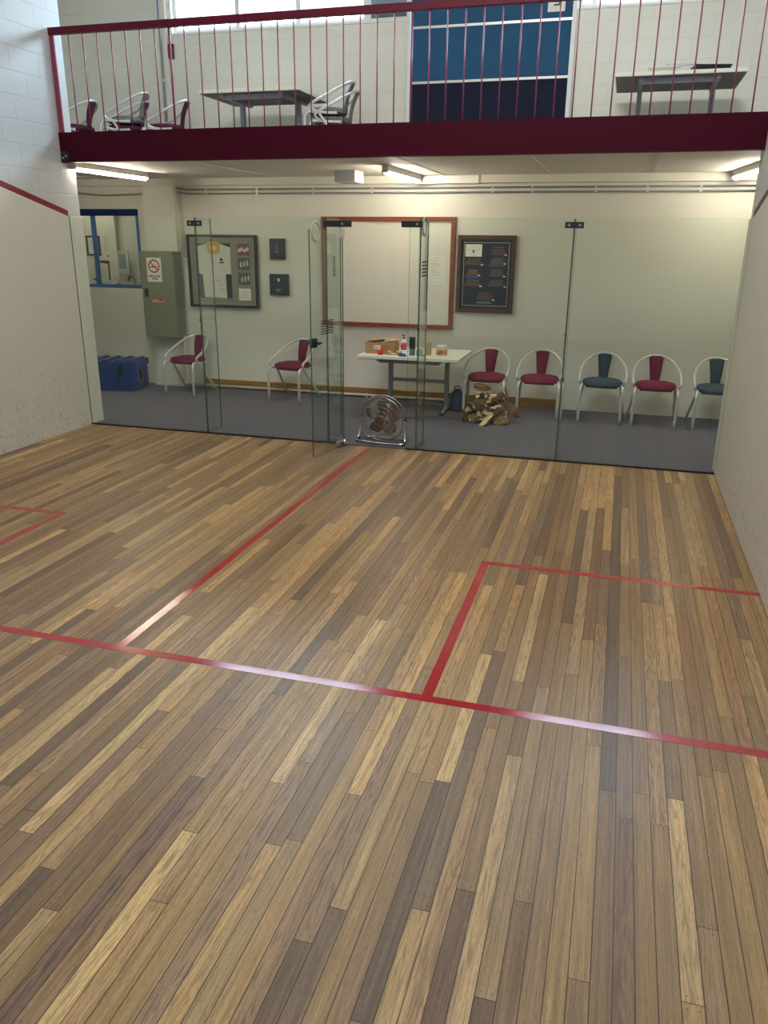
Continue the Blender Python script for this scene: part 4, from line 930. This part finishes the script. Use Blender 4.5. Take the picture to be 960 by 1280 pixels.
# ================================================================== FRAMED SHIRT
t = thing('framed_shirt', 'black framed white sports shirt with photos on the back wall', 'framed shirt', (0.425, 2.5, 1.075))
w, h, D = 0.49, 0.905, 0.06
b = mb(m_blackm)
for a0, a1 in (((-w, -D, 0), (w, 0, 0.028)), ((-w, -D, h-0.028), (w, 0, h)), ((-w, -D, 0.028), (-w+0.028, 0, h-0.028)), ((w-0.028, -D, 0.028), (w, 0, h-0.028))): b.box(a0, a1)
b.build('frame', t)
m_matt = mat('grey_matboard', (0.235, 0.235, 0.205), 0.7)
mb(m_matt).box((-w+0.028, -0.03, 0.028), (w-0.028, -0.005, h-0.028)).build('matboard', t)
b = mb(mat('gilt_slip', (0.50, 0.47, 0.36), 0.35, 0.5)); x0, x1, z0, z1 = -0.45, 0.45, 0.045, h-0.045
for a0, a1 in (((x0, -0.034, z0), (x1, -0.03, z0+0.006)), ((x0, -0.034, z1-0.006), (x1, -0.03, z1)), ((x0, -0.034, z0), (x0+0.006, -0.03, z1)), ((x1-0.006, -0.034, z0), (x1, -0.03, z1))): b.box(a0, a1)
b.build('inner_slip', t)
m_shirt = mat('white_shirt_cloth', (0.66, 0.65, 0.57), 0.8, var=0.08, vscale=14, bump=0.5, bscale=22)
m_shadowbox = mat('navy_backing', (0.028, 0.042, 0.055), 0.8)
mb(m_shadowbox).box((-0.35, -0.032, 0.115), (0.12, -0.030, 0.80)).build('backing', t)
cxs = -0.115
prof = [(-0.075, 0.80), (-0.235, 0.76), (-0.245, 0.43), (-0.175, 0.41), (-0.16, 0.125), (0.16, 0.115), (0.155, 0.42), (0.235, 0.42), (0.235, 0.75), (0.075, 0.80)]
mb(m_shirt).prism([(cxs+x, -0.040, z) for x, z in prof], (0, 0.008, 0)).build('shirt', t)
col = mb(mat('yellow_collar', (0.62, 0.36, 0.07), 0.8))
col.prism([(cxs+x, -0.050, z) for x, z in [(-0.095, 0.80), (-0.085, 0.71), (-0.045, 0.675), (0.05, 0.675), (0.085, 0.71), (0.095, 0.80), (0.06, 0.825), (-0.06, 0.825)]], (0, 0.010, 0)); col.build('collar', t)
b = mb(m_shirt); b.prism([(cxs+x, -0.053, z) for x, z in [(-0.035, 0.72), (0.035, 0.72), (0.045, 0.765), (-0.045, 0.765)]], (0, 0.003, 0)); b.build('neck_opening', t)
b = mb(m_greyink)
for z in (0.62, 0.56, 0.50): b.cyl((cxs, -0.0425, z), (cxs, -0.040, z), 0.005, 10)
b.build('button', t)
b = mb(m_ink); b.cyl((cxs+0.105, -0.042, 0.60), (cxs+0.105, -0.040, 0.60), 0.020, 12); b.box((cxs+0.075, -0.042, 0.555), (cxs+0.14, -0.040, 0.572)); b.build('chest_crest', t)
b = mb(m_greyink)
for (sx, sz, l_) in ((0.02, 0.33, .07), (0.03, 0.28, .10), (0.05, 0.22, .09), (0.10, 0.46, .05)):
    b.tube([(cxs+sx+l_*k/12, -0.041, sz+0.008*math.sin(k*2.1)+0.0016*k) for k in range(13)], 0.0022, 4)
b.build('signature', t)
pcs = [((0.20, 0.05, 0.045), (0.62, 0.60, 0.60)), ((0.10, 0.10, 0.085), (0.62, 0.62, 0.58)), ((0.09, 0.09, 0.07), (0.55, 0.55, 0.50)), None]
for i, (z0, z1) in enumerate(((0.655, 0.80), (0.475, 0.625), (0.29, 0.44), (0.095, 0.245))):
    mbk = mb(mat('photo_tone_%d' % i, pcs[i][0], 0.4, var=0.5, vscale=25)) if pcs[i] else mb(m_paper)
    ph = mbk.box((0.215, -0.034, z0), (0.385, -0.030, z1)).build('photograph' if i < 3 else 'caption_card', t)
    if i < 3:
        b = mb(mat('photo_light_%d' % i, pcs[i][1], 0.5))
        for k in range(6 if i == 0 else 3):
            x = 0.235+0.026*k if i == 0 else 0.25+0.045*k+0.01*i; hh = 0.05 if i == 0 else 0.07; zc = z0+0.035+0.01*((k*7) % 3)
            b.prism([(x-0.010, -0.035, zc), (x+0.012, -0.035, zc), (x+0.014, -0.035, zc+hh*0.7), (x+0.004, -0.035, zc+hh), (x-0.010, -0.035, zc+hh*0.75)], (0, 0.001, 0))
        b.build('player', ph)
    else: lines(mb(m_greyink), 0.24, 0.36, (z0+0.04, z0+0.06, z0+0.08, z0+0.11), -0.034).build('print', ph)

# small black plaques
for (x, z, w, h, lab, k) in ((1.20, 1.69, 0.10, 0.25, 'upper small black plaque frame right of the framed shirt', 0), (1.212, 1.25, 0.128, 0.262, 'lower small black plaque frame right of the framed shirt', 1)):
    t = thing('wall_plaque', lab, 'plaque', (x, 2.5, z), 0, 'small black plaques on the wall')
    mb(m_blackm).box((-w, -0.045, 0), (w, 0, h), bevel=0.004).build('frame', t)
    mb(mat('dark_teal_card', (0.018, 0.035, 0.045), 0.4)).box((-w+0.014, -0.047, 0.014), (w-0.014, -0.044, h-0.014)).build('card', t)
    b = mb(m_paper)
    if k == 0:
        for zz in (0.17, 0.13, 0.085): b.box((-0.006, -0.049, zz), (0.006, -0.047, zz+0.016))
    else:
        b.prism([(-0.018, -0.049, 0.205), (0.018, -0.049, 0.205), (0.012, -0.049, 0.175), (0, -0.049, 0.165), (-0.012, -0.049, 0.175)], (0, 0.002, 0)); lines(b.m(m_greyink), -0.04, 0.04, (0.05, 0.07), -0.047, 0.006)
    b.build('emblem', t)

# ================================================================== WHITEBOARD
t = thing('whiteboard', 'large whiteboard in a reddish timber frame above the white table', 'whiteboard', (2.64, 2.5, 0.90))
w, h, fw = 0.842, 1.30, 0.05
b = mb(m_cherry)
for a0, a1 in (((-w, -0.035, 0), (w, 0, fw)), ((-w, -0.035, h-fw), (w, 0, h)), ((-w, -0.035, fw), (-w+fw, 0, h-fw)), ((w-fw, -0.035, fw), (w, 0, h-fw))): b.box(a0, a1)
b.build('frame', t)
mb(m_wboard).box((-w+fw, -0.015, fw), (w-fw, -0.002, h-fw)).build('writing_surface', t)
mb(m_white).box((-w+fw+0.22, -0.022, h-fw-0.075), (w-fw-0.32, -0.015, h-fw-0.065)).build('magnetic_strip', t)
b = mb(m_ink)
for (x, z) in ((-0.50, 0.78), (-0.50, 0.62), (-0.47, 0.42), (-0.52, 1.0)): b.box((x, -0.0165, z), (x+0.010, -0.015, z+0.007))
b.build('pen_mark', t)
t = thing('notice', 'printed paper sheet stuck on the right of the whiteboard', 'notice', (3.265, 2.4845, 1.40))
mb(m_paper).box((-0.115, -0.001, 0), (0.115, 0, 0.355)).build('sheet', t)
b = mb(m_greyink); lines(b, -0.08, 0.05, [0.30, 0.27, 0.25, 0.22, 0.19, 0.17, 0.14], -0.001, 0.004, 0.5); lines(b, -0.11, 0.11, (0.012,), -0.001, 0.004, 0.1); b.box((-0.01, -0.002, 0.325), (0.005, -0.001, 0.337)); b.build('print', t)

# ================================================================== FRAMED TEAM POSTER
t = thing('framed_team_poster', 'dark framed navy poster of small team groups beside the whiteboard', 'poster', (3.863, 2.5, 1.115))
w, h, fw = 0.345, 0.885, 0.045
b = mb(m_walnut)
for a0, a1 in (((-w, -0.04, 0), (w, 0, fw)), ((-w, -0.04, h-fw), (w, 0, h)), ((-w, -0.04, fw), (-w+fw, 0, h-fw)), ((w-fw, -0.04, fw), (w, 0, h-fw))): b.box(a0, a1)
b.build('frame', t)
m_pnavy = mat('poster_navy', (0.012, 0.020, 0.045), 0.45, var=0.3, vscale=6)
mb(m_pnavy).box((-w+fw, -0.018, fw), (w-fw, -0.002, h-fw)).build('poster', t)
b = mb(m_silver); x0, x1, z0, z1 = -w+0.075, w-0.075, 0.08, h-0.08
for a0, a1 in (((x0, -0.020, z0), (x1, -0.018, z0+0.005)), ((x0, -0.020, z1-0.005), (x1, -0.018, z1)), ((x0, -0.020, z0), (x0+0.005, -0.018, z1)), ((x1-0.005, -0.020, z0), (x1, -0.018, z1))): b.box(a0, a1)
b.build('silver_line', t)
cert = mb(m_paper).box((x0+0.018, -0.0205, z1-0.16), (x0+0.215, -0.018, z1-0.022)).build('certificate_card', t)
cxp = x0+0.115; b = mb(mat('crest_green', (0.10, 0.20, 0.10), 0.5)); b.prism([(cxp-0.014, -0.0215, z1-0.085), (cxp+0.014, -0.0215, z1-0.085), (cxp+0.012, -0.0215, z1-0.11), (cxp, -0.0215, z1-0.125), (cxp-0.012, -0.0215, z1-0.11)], (0, 0.001, 0)); b.build('crest', cert)
b = mb(m_greyink); b.tube([(cxp+0.075*math.cos(a), -0.0208, z1-0.085+0.035*math.sin(a)) for a in [PI*k/10 for k in range(11)]], 0.0018, 4); b.box((cxp-0.07, -0.0213, z1-0.088), (cxp-0.02, -0.0205, z1-0.084)); b.box((cxp+0.02, -0.0213, z1-0.088), (cxp+0.07, -0.0205, z1-0.084)); b.box((cxp-0.03, -0.0213, z1-0.145), (cxp+0.03, -0.0205, z1-0.140)); b.build('emblem_print', cert)
m_face = mat('poster_orange', (0.62, 0.27, 0.12), 0.6, var=0.4, vscale=60); m_pale = mat('poster_pale', (0.42, 0.38, 0.26), 0.6); m_pblue = mat('poster_blue', (0.035, 0.08, 0.19), 0.5)
groups = [(0.135, z1-0.085, 0.17, 0.10, 0), (-0.155, z1-0.21, 0.20, 0.08, 0), (0.13, z1-0.20, 0.17, 0.07, 1), (-0.155, z1-0.335, 0.14, 0.07, 2), (0.13, z1-0.335, 0.17, 0.085, 0), (-0.155, z1-0.455, 0.19, 0.08, 0), (0.13, z1-0.455, 0.20, 0.08, 3), (0.0, z1-0.605, 0.20, 0.09, 0)]
for gx, gz, gw, gh, kd in groups:
    g = mb(m_pblue if kd in (1, 2) else m_pnavy).box((gx-gw/2-0.01, -0.0190, gz-gh/2-0.04), (gx+gw/2+0.01, -0.0180, gz-gh/2-0.005)).build('team_picture', t)
    b = mb(m_pale if kd == 3 else m_face); nr, nc = 4, 9
    for r in range(nr):
        for c in range(nc):
            u = (c-(nc-1)/2)/(nc/2)
            if abs(u) > 1.05-0.12*r: continue
            x = gx+u*gw/2+(0.5 if r % 2 else 0)*gw/nc; z = gz-gh/2+gh*r/nr+random.uniform(-.003, .003)
            b.box((x-0.003, -0.0195, z), (x+0.003, -0.0182, z+0.012))
    b.build('team_rows', g)
    mb(m_paper).box((gx+gw/2-0.005, -0.0200, gz-gh/2-0.01), (gx+gw/2+0.022, -0.0190, gz-gh/2+0.004)).build('caption_tag', g)
lines(mb(m_greyink), -0.09, 0.09, (z0+0.03, z0+0.045), -0.0182, 0.006).build('title_print', t)

# ================================================================== BALCONY BOARD, BITS ON THE WALL
t = thing('display_board', 'tall blue felt display board with pale strips on the balcony wall', 'display board', (3.775, 2.5, ZM))
H = 2.1
mb(m_board_dark).box((-0.88, -0.05, 0), (0.88, -0.002, 0.855)).build('lower_panel', t)
mb(m_board_blue).box((-0.88, -0.05, 0.88), (0.88, -0.002, 1.40)).build('middle_panel', t)
mb(m_board_blue).box((-0.88, -0.05, 1.425), (0.88, -0.002, H)).build('upper_panel', t)
for z in (0.855, 1.40): mb(m_silver).box((-0.88, -0.058, z), (0.88, -0.002, z+0.025)).build('divider_strip', t)
for x in (-0.91, 0.88): mb(m_winfr).box((x, -0.07, 0), (x+0.045, -0.001, H)).build('side_frame', t)
t = thing('notice', 'white notice with a black symbol at the top of the blue board', 'notice', (4.483, 2.4465, 4.235))
mb(m_paper).box((-0.09, -0.001, 0), (0.09, 0.002, 0.26)).build('sheet', t)
b = mb(m_ink); b.box((-0.03, -0.003, 0.055), (0.035, -0.001, 0.068)); b.box((-0.02, -0.003, 0.085), (0.035, -0.001, 0.097)); b.box((0.022, -0.003, 0.068), (0.035, -0.001, 0.13)); b.box((-0.03, -0.003, 0.12), (0.035, -0.001, 0.132)); b.build('symbol', t)
t = thing('wall_conduit', 'vertical grey conduit on the balcony wall left of the window', 'conduit', (-0.235, 2.455, ZM))
mb(m_pipegrey).tube([(0, 0, 0), (0, 0, 1), (0, 0, 3.3)], 0.016, 10).build('pipe', t)
for z in (1.0, 2.1): mb(m_silver).box((-0.025, -0.018, z), (0.025, 0.015, z+0.03)).build('saddle_clip', t)
t = thing('switch_box', 'small maroon box on the balcony wall beside the window corner', 'box', (-0.115, 2.5, 4.00))
mb(m_railtop).box((-0.03, -0.04, 0), (0.03, 0, 0.16), bevel=0.003).build('box_body', t)
